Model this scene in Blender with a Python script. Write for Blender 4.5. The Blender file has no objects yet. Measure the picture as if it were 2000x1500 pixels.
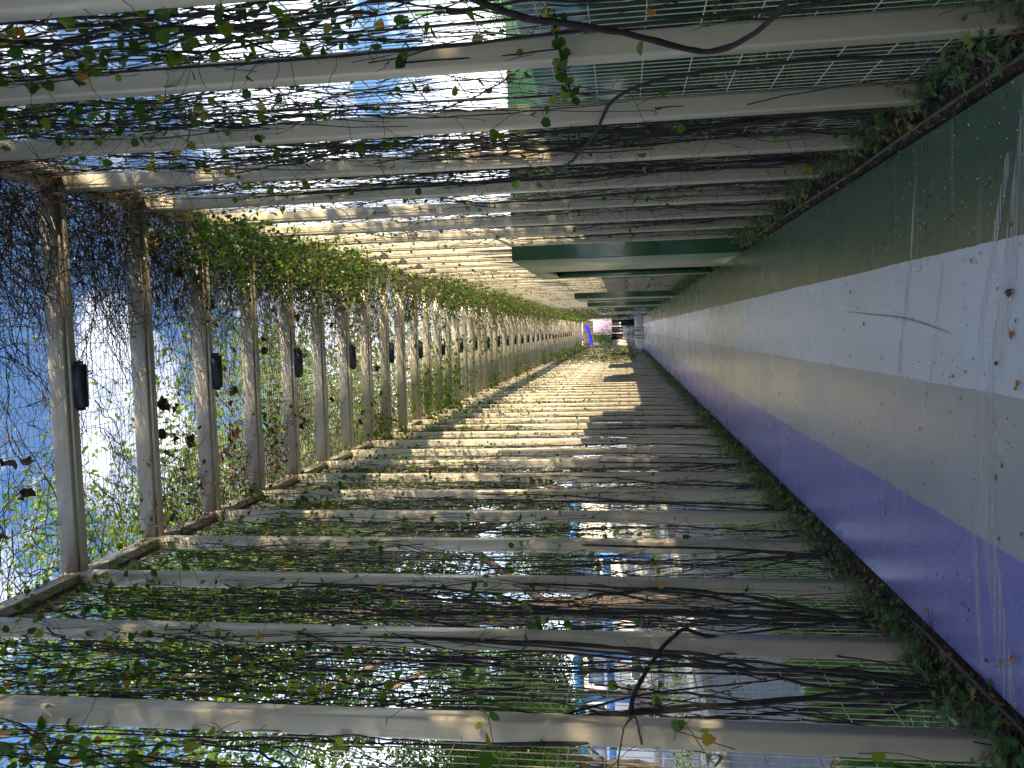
import bpy, math, random
import numpy as np
from mathutils import Matrix, Vector

sc = bpy.context.scene
COL = sc.collection
R = math.radians

# ------------------------------------------------------------------ camera
CAM_H = 1.4
M = np.array([[0.99757464, -0.06405699, 0.02723112],
              [0.0671485, 0.98867972, -0.13417712],
              [-0.01832788, 0.13568022, 0.99058314]])      # columns: right, forward, up
cd = bpy.data.cameras.new("camera")
cam = bpy.data.objects.new("camera", cd)
COL.objects.link(cam)
mw = Matrix.Identity(4)
for i in range(3):                                          # the phone was held on its side
    mw[i][0] = -M[i, 2]; mw[i][1] = M[i, 0]; mw[i][2] = -M[i, 1]
mw[2][3] = CAM_H
cam.matrix_world = mw
cd.sensor_width = 36.0
cd.lens = 36.0 * 1603.1 / 2000.0
cd.clip_start = 0.02
cd.clip_end = 5000
sc.camera = cam

# ------------------------------------------------------------------ light
SUN = Vector((2.4, -1.1, 0.70)).normalized()
SUN_EL = math.asin(SUN.z)
SUN_AZ = math.atan2(SUN.x, SUN.y)
world = bpy.data.worlds.new("World")
sc.world = world
world.use_nodes = True
nt = world.node_tree
nt.nodes.clear()
out = nt.nodes.new("ShaderNodeOutputWorld")
bg = nt.nodes.new("ShaderNodeBackground")
sky = nt.nodes.new("ShaderNodeTexSky")
sky.sky_type = 'NISHITA'
sky.sun_disc = False
sky.sun_elevation = SUN_EL
sky.sun_rotation = SUN_AZ
sky.air_density = 1.0
sky.dust_density = 0.6
sky.ozone_density = 2.0
tc = nt.nodes.new("ShaderNodeTexCoord")
mp = nt.nodes.new("ShaderNodeMapping")
mp.inputs['Scale'].default_value = (1.0, 1.0, 2.2)
mp.inputs['Location'].default_value = (23.8, 12.6, 5.18)
nz = nt.nodes.new("ShaderNodeTexNoise")
nz.inputs['Scale'].default_value = 3.2
nz.inputs['Detail'].default_value = 7
nz.inputs['Roughness'].default_value = 0.6
ramp = nt.nodes.new("ShaderNodeValToRGB")
ramp.color_ramp.elements[0].position = 0.50
ramp.color_ramp.elements[1].position = 0.66
sep = nt.nodes.new("ShaderNodeSeparateXYZ")
low = nt.nodes.new("ShaderNodeMapRange")                    # more cloud towards the horizon
low.inputs['From Min'].default_value = 0.50
low.inputs['From Max'].default_value = 0.05
low.inputs['To Min'].default_value = 0.0
low.inputs['To Max'].default_value = 1.0
addn = nt.nodes.new("ShaderNodeMath"); addn.operation = 'ADD'
mul = nt.nodes.new("ShaderNodeMath"); mul.operation = 'MULTIPLY'; mul.inputs[1].default_value = 0.20
mix = nt.nodes.new("ShaderNodeMixRGB")
mix.inputs[2].default_value = (13.5, 13.8, 14.6, 1)
tint = nt.nodes.new("ShaderNodeMixRGB"); tint.blend_type = 'MULTIPLY'
tint.inputs[0].default_value = 1.0
tint.inputs[2].default_value = (1.05, 1.30, 1.58, 1)
L = nt.links.new
L(tc.outputs['Generated'], mp.inputs['Vector']); L(mp.outputs[0], nz.inputs['Vector'])
L(tc.outputs['Generated'], sep.inputs[0]); L(sep.outputs['Z'], low.inputs['Value'])
L(low.outputs[0], mul.inputs[0]); L(mul.outputs[0], addn.inputs[1]); L(nz.outputs['Fac'], addn.inputs[0])
L(addn.outputs[0], ramp.inputs['Fac'])
L(sky.outputs[0], tint.inputs[1])
L(tint.outputs[0], mix.inputs[1]); L(ramp.outputs['Color'], mix.inputs[0])
L(mix.outputs[0], bg.inputs['Color'])
bg.inputs['Strength'].default_value = 0.058
L(bg.outputs[0], out.inputs['Surface'])

sd = bpy.data.lights.new("sun", 'SUN')
sd.energy = 5.0
sd.angle = R(0.5)
sd.color = (1.0, 0.82, 0.55)
so = bpy.data.objects.new("sun", sd)
so.rotation_euler = SUN.to_track_quat('Z', 'Y').to_euler()
so.location = (20, -10, 12)
COL.objects.link(so)

sc.view_settings.view_transform = 'Standard'
sc.view_settings.look = 'None'
sc.view_settings.exposure = 1.85
sc.view_settings.gamma = 1.0
sc.cycles.max_bounces = 8
sc.cycles.diffuse_bounces = 5
sc.cycles.glossy_bounces = 3
sc.cycles.transmission_bounces = 4

# ------------------------------------------------------------------ helpers
class MB:
    """collects vertices and faces, then makes ONE mesh"""
    def __init__(s):
        s.v = []; s.f = []; s.n = 0
    def add(s, v, faces, mat=0):
        v = np.asarray(v, float).reshape(-1, 3)
        f = np.asarray(faces, int)
        s.f.append((f + s.n, mat)); s.v.append(v); s.n += len(v)
    def box(s, x0, x1, y0, y1, z0, z1, mat=0):
        v = [(x, y, z) for x in (x0, x1) for y in (y0, y1) for z in (z0, z1)]
        s.add(v, [(0, 1, 3, 2), (4, 6, 7, 5), (0, 4, 5, 1), (2, 3, 7, 6), (0, 2, 6, 4), (1, 5, 7, 3)], mat)
    def rbox(s, x0, x1, y0, y1, z0, z1, r=0.01, axis='z', mat=0, seg=3):
        """box with rounded long edges along one axis"""
        ax = {'z': (0, 1, 2), 'x': (1, 2, 0), 'y': (2, 0, 1)}[axis]
        lo = (x0, y0, z0); hi = (x1, y1, z1)
        a0, a1 = lo[ax[0]], hi[ax[0]]; b0, b1 = lo[ax[1]], hi[ax[1]]; c0, c1 = lo[ax[2]], hi[ax[2]]
        prof = []
        for (ca, cb, t0) in ((a1 - r, b1 - r, 0), (a0 + r, b1 - r, 90), (a0 + r, b0 + r, 180), (a1 - r, b0 + r, 270)):
            for i in range(seg + 1):
                t = R(t0 + 90 * i / seg)
                prof.append((ca + r * math.cos(t), cb + r * math.sin(t)))
        n = len(prof); V = []
        for c in (c0, c1):
            for (a, b) in prof:
                p = [0, 0, 0]; p[ax[0]] = a; p[ax[1]] = b; p[ax[2]] = c
                V.append(p)
        s.add(V, [(i, (i + 1) % n, n + (i + 1) % n, n + i) for i in range(n)], mat)
        s.f.append((np.array([list(range(n))[::-1]]) + s.n - 2 * n, mat))
        s.f.append((np.array([list(range(n, 2 * n))]) + s.n - 2 * n, mat))
    def tubes(s, P, rad, sides=4, mat=0):
        P = np.asarray(P, float)
        if P.ndim == 2: P = P[None]
        N, S, _ = P.shape
        rad = np.broadcast_to(np.asarray(rad, float), (N, S))
        T = np.gradient(P, axis=1)
        T /= np.linalg.norm(T, axis=2, keepdims=True) + 1e-9
        ref = np.array([0.43, 0.71, 0.22])
        n1 = np.cross(T, ref); n1 /= np.linalg.norm(n1, axis=2, keepdims=True) + 1e-9
        n2 = np.cross(T, n1)
        a = np.arange(sides) * 2 * np.pi / sides
        V = P[:, :, None, :] + rad[:, :, None, None] * (np.cos(a)[None, None, :, None] * n1[:, :, None, :] + np.sin(a)[None, None, :, None] * n2[:, :, None, :])
        idx = np.arange(N * S * sides).reshape(N, S, sides)
        nx = np.roll(idx, -1, axis=2)
        F = np.stack([idx[:, :-1], nx[:, :-1], nx[:, 1:], idx[:, 1:]], -1).reshape(-1, 4)
        s.add(V.reshape(-1, 3), F, mat)
    def leaves(s, pos, nrm, tip, size, mat=0, shape='heart'):
        pos = np.asarray(pos, float); N = len(pos)
        if N == 0: return
        nrm = nrm / (np.linalg.norm(nrm, axis=1, keepdims=True) + 1e-9)
        tip = tip - nrm * np.sum(tip * nrm, 1, keepdims=True)
        tip /= np.linalg.norm(tip, axis=1, keepdims=True) + 1e-9
        sd_ = np.cross(tip, nrm)
        if shape == 'heart':
            T = np.array([(0, 0, 0), (0, 1, -.10), (-.30, .72, .04), (-.46, .30, .10), (-.20, -.08, .05),
                          (.20, -.08, .05), (.46, .30, .10), (.30, .72, .04)])
            F = [(0, 1, 2, 3), (0, 6, 7, 1)]
            F3 = [(0, 3, 4), (0, 5, 6)]
        elif shape == 'oval':
            T = np.array([(0, 0, 0), (0, 1, -.06), (-.24, .62, .05), (-.22, .25, .06), (.22, .25, .06), (.24, .62, .05)])
            F = [(0, 1, 2, 3), (0, 4, 5, 1)]; F3 = []
        elif shape == 'blade':
            T = np.array([(-.05, 0, 0), (.05, 0, 0), (.03, .6, .06), (0, 1, .22), (-.03, .6, .06)])
            F = [(0, 1, 2, 4)]; F3 = [(4, 2, 3)]
        else:                                             # palmate leaf, five lobes
            T = [(0, 0.3, -.03)]
            for i in range(5):
                a = R(-116 + 58 * i); rr = (.62, .8, .9, .8, .62)[i]
                T.append((math.sin(a) * rr, .3 + math.cos(a) * rr, .05))
                a2 = a + R(29)
                T.append((math.sin(a2) * .30, .3 + math.cos(a2) * .30, -.01))
            T = np.array(T)
            F = []
            F3 = []
            for i in range(5):
                p = 10 if i == 0 else 2 * i
                F.append((0, p, 2 * i + 1, 2 * i + 2))
        V = pos[:, None, :] + size[:, None, None] * (T[None, :, 0:1] * sd_[:, None, :] + T[None, :, 1:2] * tip[:, None, :] + T[None, :, 2:3] * nrm[:, None, :])
        k = len(T); off = (np.arange(N) * k)[:, None, None]
        base = s.n
        s.v.append(V.reshape(-1, 3)); s.n += N * k
        s.f.append(((np.array(F)[None] + off).reshape(-1, 4) + base, mat))
        if F3: s.f.append(((np.array(F3)[None] + off).reshape(-1, 3) + base, mat))
    def mesh(s, name, mats, smooth=False):
        me = bpy.data.meshes.new(name)
        V = np.concatenate(s.v)
        me.vertices.add(len(V)); me.vertices.foreach_set('co', V.ravel())
        loops = np.concatenate([f.ravel() for f, m in s.f])
        tot = np.concatenate([np.full(len(f), f.shape[1]) for f, m in s.f])
        mat = np.concatenate([np.full(len(f), m) for f, m in s.f])
        start = np.concatenate([[0], np.cumsum(tot)[:-1]])
        me.loops.add(len(loops)); me.loops.foreach_set('vertex_index', loops)
        me.polygons.add(len(tot)); me.polygons.foreach_set('loop_start', start)
        me.polygons.foreach_set('material_index', mat)
        if smooth: me.polygons.foreach_set('use_smooth', np.ones(len(tot), bool))
        for m in (mats if isinstance(mats, (list, tuple)) else [mats]): me.materials.append(m)
        me.update(calc_edges=True); me.validate()
        return me
    def obj(s, name, mats, parent=None, smooth=False):
        return link(name, s.mesh(name, mats, smooth), parent)

def link(name, data, parent=None, loc=None):
    o = bpy.data.objects.new(name, data)
    COL.objects.link(o)
    if parent is not None: o.parent = parent
    if loc is not None: o.location = loc
    return o
def tag(o, label=None, cat=None, group=None, kind=None):
    if label: o['label'] = label
    if cat: o['category'] = cat
    if group: o['group'] = group
    if kind: o['kind'] = kind
    return o
def thing(name, label, cat, loc=(0, 0, 0), rz=0.0, group=None):
    o = bpy.data.objects.new(name, None)
    o.empty_display_size = 0.2
    o.location = loc; o.rotation_euler = (0, 0, rz)
    COL.objects.link(o)
    return tag(o, label, cat, group)
def dup(o, loc=None, rz=None, label=None, group=None, scale=None):
    def cp(a, par):
        c = a.copy(); COL.objects.link(c)
        if par is not None: c.parent = par
        for ch in [x for x in KIDS.get(a.name, [])]: cp(ch, c)
        return c
    global KIDS
    KIDS = {}
    for x in COL.objects:
        if x.parent: KIDS.setdefault(x.parent.name, []).append(x)
    c = cp(o, None)
    if loc is not None: c.location = loc
    if rz is not None: c.rotation_euler = (0, 0, rz)
    if scale is not None: c.scale = scale
    if label: c['label'] = label
    if group: c['group'] = group
    return c
ORD = ["first", "second", "third", "fourth", "fifth", "sixth", "seventh", "eighth", "ninth", "tenth", "eleventh", "twelfth",
       "thirteenth", "fourteenth", "fifteenth", "sixteenth", "seventeenth", "eighteenth", "nineteenth"]
TENS = ["twenty", "thirty", "forty", "fifty", "sixty", "seventy"]
def ordinal(n):
    if n <= 19: return ORD[n - 1]
    t, u = divmod(n, 10)
    return TENS[t - 2][:-1] + "ieth" if u == 0 else TENS[t - 2] + "-" + ORD[u - 1]

def unit(rng, n):
    v = rng.normal(size=(n, 3))
    return v / np.linalg.norm(v, axis=1, keepdims=True)

# ------------------------------------------------------------------ materials
def new_mat(name):
    m = bpy.data.materials.new(name); m.use_nodes = True
    n = m.node_tree.nodes; l = m.node_tree.links
    b = n['Principled BSDF']
    return m, n, l, b
def pbr(name, col, rough=0.5, metal=0.0, var=0.0, scale=6.0, bump=0.0, bscale=60.0, coat=0.0, stretch=None, spec=0.5, dirt=None, dscale=2.0, damt=0.0):
    m, n, l, b = new_mat(name)
    b.inputs['Base Color'].default_value = (*col, 1)
    b.inputs['Roughness'].default_value = rough
    b.inputs['Metallic'].default_value = metal
    b.inputs['Coat Weight'].default_value = coat
    b.inputs['Coat Roughness'].default_value = 0.12
    b.inputs['Specular IOR Level'].default_value = spec
    t = n.new('ShaderNodeTexCoord')
    vec = t.outputs['Object']
    if stretch:
        mpn = n.new('ShaderNodeMapping'); mpn.inputs['Scale'].default_value = stretch
        l.new(vec, mpn.inputs['Vector']); vec = mpn.outputs[0]
    colout = None
    if var > 0:
        z = n.new('ShaderNodeTexNoise'); z.inputs['Scale'].default_value = scale; z.inputs['Detail'].default_value = 5
        l.new(vec, z.inputs['Vector'])
        mr = n.new('ShaderNodeMapRange'); mr.inputs['From Min'].default_value = .3; mr.inputs['From Max'].default_value = .7
        mr.inputs['To Min'].default_value = 1 - var; mr.inputs['To Max'].default_value = 1 + var
        l.new(z.outputs['Fac'], mr.inputs['Value'])
        mx = n.new('ShaderNodeMixRGB'); mx.blend_type = 'MULTIPLY'; mx.inputs[0].default_value = 1
        mx.inputs[1].default_value = (*col, 1); l.new(mr.outputs[0], mx.inputs[2])
        colout = mx.outputs[0]
    if dirt is not None:
        z = n.new('ShaderNodeTexNoise'); z.inputs['Scale'].default_value = dscale; z.inputs['Detail'].default_value = 8; z.inputs['Roughness'].default_value = .7
        l.new(vec, z.inputs['Vector'])
        rp = n.new('ShaderNodeValToRGB'); rp.color_ramp.elements[0].position = .48; rp.color_ramp.elements[1].position = .75
        l.new(z.outputs['Fac'], rp.inputs['Fac'])
        sc_ = n.new('ShaderNodeMath'); sc_.operation = 'MULTIPLY'; sc_.inputs[1].default_value = damt; l.new(rp.outputs['Color'], sc_.inputs[0])
        mx = n.new('ShaderNodeMixRGB'); mx.inputs[1].default_value = (*col, 1); mx.inputs[2].default_value = (*dirt, 1)
        if colout is not None: l.new(colout, mx.inputs[1])
        l.new(sc_.outputs[0], mx.inputs[0]); colout = mx.outputs[0]
    if colout is not None: l.new(colout, b.inputs['Base Color'])
    if bump > 0:
        z = n.new('ShaderNodeTexNoise'); z.inputs['Scale'].default_value = bscale; z.inputs['Detail'].default_value = 4
        l.new(vec, z.inputs['Vector'])
        bp = n.new('ShaderNodeBump'); bp.inputs['Strength'].default_value = bump; bp.inputs['Distance'].default_value = .01
        l.new(z.outputs['Fac'], bp.inputs['Height']); l.new(bp.outputs[0], b.inputs['Normal'])
    return m
def leaf_mat(name, stops, trans=0.45, rough=0.45, spec=.35):
    """colour differs from leaf to leaf; light passes through"""
    m, n, l, b = new_mat(name)
    g = n.new('ShaderNodeNewGeometry')
    rp = n.new('ShaderNodeValToRGB'); cr = rp.color_ramp
    cr.interpolation = 'LINEAR'
    while len(cr.elements) < len(stops): cr.elements.new(.5)
    for e, (p, c) in zip(cr.elements, stops): e.position = p; e.color = (*c, 1)
    l.new(g.outputs['Random Per Island'], rp.inputs['Fac'])
    l.new(rp.outputs['Color'], b.inputs['Base Color'])
    b.inputs['Roughness'].default_value = rough
    b.inputs['Specular IOR Level'].default_value = spec
    tr = n.new('ShaderNodeBsdfTranslucent')
    hs = n.new('ShaderNodeHueSaturation'); hs.inputs['Value'].default_value = 1.9; hs.inputs['Saturation'].default_value = 1.15
    l.new(rp.outputs['Color'], hs.inputs['Color']); l.new(hs.outputs[0], tr.inputs['Color'])
    ms = n.new('ShaderNodeMixShader'); ms.inputs[0].default_value = trans
    l.new(b.outputs[0], ms.inputs[1]); l.new(tr.outputs[0], ms.inputs[2])
    l.new(ms.outputs[0], n['Material Output'].inputs['Surface'])
    return m

CREAM = pbr("cream_paint", (.52, .47, .365), rough=.28, var=.035, scale=3, stretch=(9, 9, .7), bump=.05, bscale=5, coat=.35, dirt=(.22, .17, .11), dscale=1.3, damt=.13)
WIRE = pbr("cream_wire", (.46, .42, .35), rough=.4)
BARK = pbr("vine_bark", (.022, .018, .017), rough=.85, var=.4, scale=25, bump=.5, bscale=90)
TWIG = pbr("vine_twig", (.050, .036, .028), rough=.8, var=.4, scale=12)
TWIGB = pbr("brown_twig", (.085, .058, .04), rough=.85, var=.4, scale=10)
DEADTWIG = pbr("dry_twig", (.20, .14, .095), rough=.85, var=.3, scale=10)
VLEAF = leaf_mat("vine_leaf", [(0, (.024, .062, .012)), (.45, (.045, .105, .018)), (.76, (.09, .15, .022)), (.92, (.16, .19, .028)), (.98, (.28, .19, .035)), (1, (.27, .12, .05))])
TLEAF = leaf_mat("tree_leaf", [(0, (.04, .09, .015)), (.5, (.085, .16, .022)), (1, (.17, .24, .035))], trans=.5)
TLEAF2 = leaf_mat("dark_tree_leaf", [(0, (.022, .055, .014)), (.6, (.04, .095, .02)), (1, (.08, .14, .025))], trans=.35)
GLEAF = leaf_mat("ground_leaf", [(0, (.03, .085, .025)), (.6, (.055, .13, .035)), (.9, (.10, .17, .04)), (1, (.26, .20, .05))], trans=.3)
GRASSM = leaf_mat("grass_blade", [(0, (.045, .12, .02)), (.7, (.085, .18, .03)), (1, (.17, .22, .06))], trans=.3)
DEADLEAF = leaf_mat("dead_leaf", [(0, (.05, .028, .018)), (.6, (.12, .065, .035)), (1, (.26, .15, .07))], trans=.15, rough=.7)
ROOFLEAF = leaf_mat("dry_roof_leaf", [(0, (.022, .014, .011)), (.7, (.05, .03, .02)), (1, (.10, .06, .035))], trans=.10, rough=.7)
PETAL = pbr("white_petal", (.75, .74, .68), rough=.7)
SOIL = pbr("soil", (.022, .017, .013), rough=.95, var=.6, scale=30, bump=1.0, bscale=45)
GREENP = pbr("green_paint", (.028, .085, .036), rough=.22, var=.05, scale=2, coat=.4)
LITGREEN = pbr("lit_green_paint", (.23, .275, .17), rough=.5, var=.05, scale=2, coat=.4)  # portal green, lightened to carry the light on the inner face
GREYP = pbr("grey_paint", (.52, .53, .55), rough=.3, var=.05, scale=2, coat=.2)
NET = pbr("green_net", (.02, .10, .055), rough=.7)
NAVY = pbr("navy_housing", (.008, .013, .035), rough=.4)
LENS = pbr("lens", (.20, .24, .22), rough=.25)
HOSE = pbr("black_hose", (.045, .036, .03), rough=.55)
WHITEW = pbr("white_wall", (.78, .78, .76), rough=.7, var=.04)
BLUEW = pbr("blue_trim", (.035, .23, .62), rough=.5)
PANEW = pbr("pale_pane", (.55, .60, .66), rough=.15)
GLASS = pbr("dark_glass", (.012, .013, .016), rough=.08)
ASPHALT = pbr("asphalt", (.16, .165, .185), rough=.85, var=.18, scale=4, bump=.3, bscale=120)
CONC = pbr("concrete", (.44, .43, .41), rough=.85, var=.12, scale=3, bump=.2, bscale=40)
GROUNDM = pbr("ground_earth", (.07, .11, .035), rough=.95, var=.4, scale=1.5)
BARKT = pbr("tree_bark", (.10, .075, .055), rough=.9, var=.4, scale=8, bump=.8, bscale=25)

def floor_mat(name, col, rough=.23, streak=.13):
    """sealed coating with faint pale crosswise streaks and specks in its colour"""
    m, n, l, b = new_mat(name)
    t = n.new('ShaderNodeTexCoord')
    z1 = n.new('ShaderNodeTexNoise'); z1.inputs['Scale'].default_value = 1.1; z1.inputs['Detail'].default_value = 6
    l.new(t.outputs['Object'], z1.inputs['Vector'])
    mpn = n.new('ShaderNodeMapping'); mpn.inputs['Scale'].default_value = (.45, 15, 1); mpn.inputs['Rotation'].default_value = (0, 0, R(1.5))
    l.new(t.outputs['Object'], mpn.inputs['Vector'])
    z2 = n.new('ShaderNodeTexNoise'); z2.inputs['Scale'].default_value = 1.0; z2.inputs['Detail'].default_value = 5; z2.inputs['Roughness'].default_value = .65
    l.new(mpn.outputs[0], z2.inputs['Vector'])
    rp = n.new('ShaderNodeValToRGB'); rp.color_ramp.elements[0].position = .56; rp.color_ramp.elements[1].position = .74
    l.new(z2.outputs['Fac'], rp.inputs['Fac'])
    z3 = n.new('ShaderNodeTexNoise'); z3.inputs['Scale'].default_value = 38; z3.inputs['Detail'].default_value = 3
    l.new(t.outputs['Object'], z3.inputs['Vector'])
    mr = n.new('ShaderNodeMapRange'); mr.inputs['From Min'].default_value = .25; mr.inputs['From Max'].default_value = .75
    mr.inputs['To Min'].default_value = .90; mr.inputs['To Max'].default_value = 1.08
    av = n.new('ShaderNodeMath'); av.operation = 'ADD'
    hf = n.new('ShaderNodeMath'); hf.operation = 'MULTIPLY'; hf.inputs[1].default_value = .35
    l.new(z3.outputs['Fac'], hf.inputs[0])
    h2 = n.new('ShaderNodeMath'); h2.operation = 'MULTIPLY'; h2.inputs[1].default_value = .65
    l.new(z1.outputs['Fac'], h2.inputs[0])
    l.new(hf.outputs[0], av.inputs[0]); l.new(h2.outputs[0], av.inputs[1]); l.new(av.outputs[0], mr.inputs['Value'])
    mx = n.new('ShaderNodeMixRGB'); mx.blend_type = 'MULTIPLY'; mx.inputs[0].default_value = 1; mx.inputs[1].default_value = (*col, 1)
    l.new(mr.outputs[0], mx.inputs[2])
    sm = n.new('ShaderNodeMath'); sm.operation = 'MULTIPLY'; sm.inputs[1].default_value = streak; l.new(rp.outputs['Color'], sm.inputs[0])
    m2 = n.new('ShaderNodeMixRGB'); m2.inputs[2].default_value = (.80, .76, .70, 1)
    l.new(mx.outputs[0], m2.inputs[1]); l.new(sm.outputs[0], m2.inputs[0])
    l.new(m2.outputs[0], b.inputs['Base Color'])
    rr = n.new('ShaderNodeMapRange'); rr.inputs['To Min'].default_value = rough - .06; rr.inputs['To Max'].default_value = rough + .14
    l.new(z1.outputs['Fac'], rr.inputs['Value']); l.new(rr.outputs[0], b.inputs['Roughness'])
    bp = n.new('ShaderNodeBump'); bp.inputs['Strength'].default_value = .03; bp.inputs['Distance'].default_value = .01
    l.new(z3.outputs['Fac'], bp.inputs['Height']); l.new(bp.outputs[0], b.inputs['Normal'])
    return m
F_PURPLE = floor_mat("floor_purple", (.205, .195, .45))
F_GREY = floor_mat("floor_grey", (.35, .365, .385))
F_PALE = floor_mat("floor_pale", (.56, .595, .655))
F_GREEN = floor_mat("floor_green", (.050, .098, .058))

# ------------------------------------------------------------------ the ground
S = 0.932; D0 = 3.115; XL = -1.538; XR = 0.998; ZB = 5.04; NF = 76
FY0, FY1 = -11.0, 59.2
FXL, FXR = -1.435, 0.853

def sheet(name, x0, x1, y0, y1, z, mat, kind='structure'):
    b = MB(); b.add([(x0, y0, z), (x1, y0, z), (x1, y1, z), (x0, y1, z)], [(0, 1, 2, 3)])
    o = b.obj(name, mat); tag(o, kind=kind); return o
sheet("ground", -1500, 1500, -1500, 1500, -0.13, GROUNDM)
b = MB()                                                    # painted walkway: four stripes butted edge to edge
xs = [FXL, -0.872, -0.287, 0.29, FXR]
fr_ = np.random.default_rng(9); yv = np.concatenate([np.arange(FY0, 12, .03), np.linspace(12, FY1, 160)])
edges = []
for i, x in enumerate(xs):
    w_ = np.zeros(len(yv))
    if 0 < i < 4:
        w_ = fr_.normal(size=len(yv)) * .0012
        w_ += .002 * np.sin(yv * (1.1 + .3 * i)) + .0012 * np.sin(yv * 5.3 + i)
    edges.append(x + w_)
for i in range(4):
    V = np.concatenate([np.stack([edges[i], yv, 0 * yv], 1), np.stack([edges[i + 1], yv, 0 * yv], 1)])
    m_ = len(yv); k_ = np.arange(m_ - 1)
    b.add(V, np.stack([k_, k_ + m_, k_ + m_ + 1, k_ + 1], 1), i)
b.add([(FXL, FY0, -.09), (FXL, FY1, -.09), (FXL, FY1, 0), (FXL, FY0, 0)], [(0, 1, 2, 3)], 0)
b.add([(FXR, FY0, -.09), (FXR, FY0, 0), (FXR, FY1, 0), (FXR, FY1, -.09)], [(0, 1, 2, 3)], 3)
tag(b.obj("floor", [F_PURPLE, F_GREY, F_PALE, F_GREEN]), kind='structure')
b = MB()                                                    # pale steps and landing behind the walkway
b.box(-1.9, 1.4, FY1 + .004, FY1 + 1.2, -.1, .11)
b.box(-1.9, 1.4, FY1 + 1.204, FY1 + 2.2, -.1, .24)
b.box(-2.2, 1.7, FY1 + 2.204, 84, -.1, .37)
tag(b.obj("steps", CONC), kind='structure')

rng = np.random.default_rng(11)
def rough_strip(name, x0, x1, y0, y1, z, mat, nx, ny, amp):
    X, Y = np.meshgrid(np.linspace(x0, x1, nx), np.linspace(y0, y1, ny), indexing='ij')
    Z = z + rng.normal(size=X.shape) * amp
    Z[0, :] = z - .03; Z[-1, :] = z - .03
    idx = np.arange(nx * ny).reshape(nx, ny)
    F = np.stack([idx[:-1, :-1], idx[1:, :-1], idx[1:, 1:], idx[:-1, 1:]], -1).reshape(-1, 4)
    b = MB(); b.add(np.stack([X, Y, Z], -1).reshape(-1, 3), F)
    return tag(b.obj(name, mat, smooth=True), kind='structure')
rough_strip("soil_bed", FXL - .42, FXL + .002, FY0, FY1, .004, SOIL, 9, 1600, .012)
rough_strip("soil_bed", FXR - .002, FXR + .50, FY0, FY1, .004, SOIL, 10, 1600, .012)

# street side
sheet("verge", -2.92, FXL - .40, -4, 90, -.02, GROUNDM)
b = MB(); b.rbox(-3.06, -2.92, -4, 90, -.14, -.005, r=.015, axis='y'); tag(b.obj("kerb", CONC), kind='structure')
sheet("road", -6.9, -3.06, -20, 140, -.124, ASPHALT)
b = MB(); b.rbox(-7.05, -6.9, -4, 120, -.14, 0.02, r=.015, axis='y'); tag(b.obj("kerb", CONC), kind='structure')
sheet("pavement", -8.6, -7.05, -10, 140, 0.012, pbr("paving", (.50, .47, .43), rough=.85, var=.1, scale=8))
sheet("car_park", -70, -8.6, -10, 140, -.118, pbr("pale_asphalt", (.26, .27, .30), rough=.8, var=.12, scale=2))
b = MB()
for i in range(5):
    b.add([(-7.35 - .22 * i, -4, .016), (-7.25 - .22 * i, -4, .016), (-7.25 - .22 * i, 120, .016), (-7.35 - .22 * i, 120, .016)], [(0, 1, 2, 3)])
tag(b.obj("pavement_lines", WHITEW), kind='structure')

# ------------------------------------------------------------------ the pergola
perg = thing("pergola", "long cream steel pergola tunnel of posts, beams and wire mesh over the striped path", "pergola")
PW, PD = .092, .086
b = MB(); b.rbox(-PW, 0, 0, PD, -.04, 5.19, r=.012); post_me = b.mesh("post", CREAM, smooth=False)
b = MB()
b.rbox(XL + .002, XR - .002, 0, .084, 5.066, 5.19, r=.010, axis='x')
b.rbox(XL + .002, XR - .002, .018, .078, 5.036, 5.060, r=.006, axis='x')
beam_me = b.mesh("roof_beam", CREAM)
farpost = MB()
for k in range(-14, NF):
    y = D0 + k * S
    if -4 <= k < 46:
        link("post", post_me, perg, (XL, y, 0))
        link("post", post_me, perg, (XR + PW, y + (.12 if k == -1 else 0), 0))
    else:
        farpost.rbox(XL - PW, XL, y, y + PD, 0, 5.19, r=.012)
        farpost.rbox(XR, XR + PW, y, y + PD, 0, 5.19, r=.012)
    if -14 <= k: link("roof_beam", beam_me, perg, (0, y, 0))
tag(farpost.obj("far_posts", CREAM, perg), kind='stuff')
YA, YB = D0 - 14 * S - .1, D0 + (NF - 1) * S + PD
b = MB(); b.rbox(XL - .150, XL - PW - .004, YA, YB, 5.02, 5.15, r=.008, axis='y'); b.box(XL - .16, XL - .03, YA, YB, 5.194, 5.204); b.obj("eave_beam", CREAM, perg)
b = MB(); b.rbox(XR + PW + .004, XR + .150, YA, YB, 5.02, 5.15, r=.008, axis='y'); b.box(XR + .03, XR + .16, YA, YB, 5.194, 5.204); b.obj("eave_beam", CREAM, perg)
b = MB()                                                    # short rails between the post heads, one run each side
for k in range(-4, NF - 1):
    y = D0 + k * S + PD + .002
    b.rbox(XL - .070, XL - .012, y, y + S - PD - .004, 5.05, 5.15, r=.006, axis='y')
b.obj("head_rail", CREAM, perg)
b = MB()
for k in range(-4, NF - 1):
    y = D0 + k * S + PD + .002
    b.rbox(XR + .012, XR + .070, y, y + S - PD - .004, 5.05, 5.15, r=.006, axis='y')
b.obj("head_rail", CREAM, perg)

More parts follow.
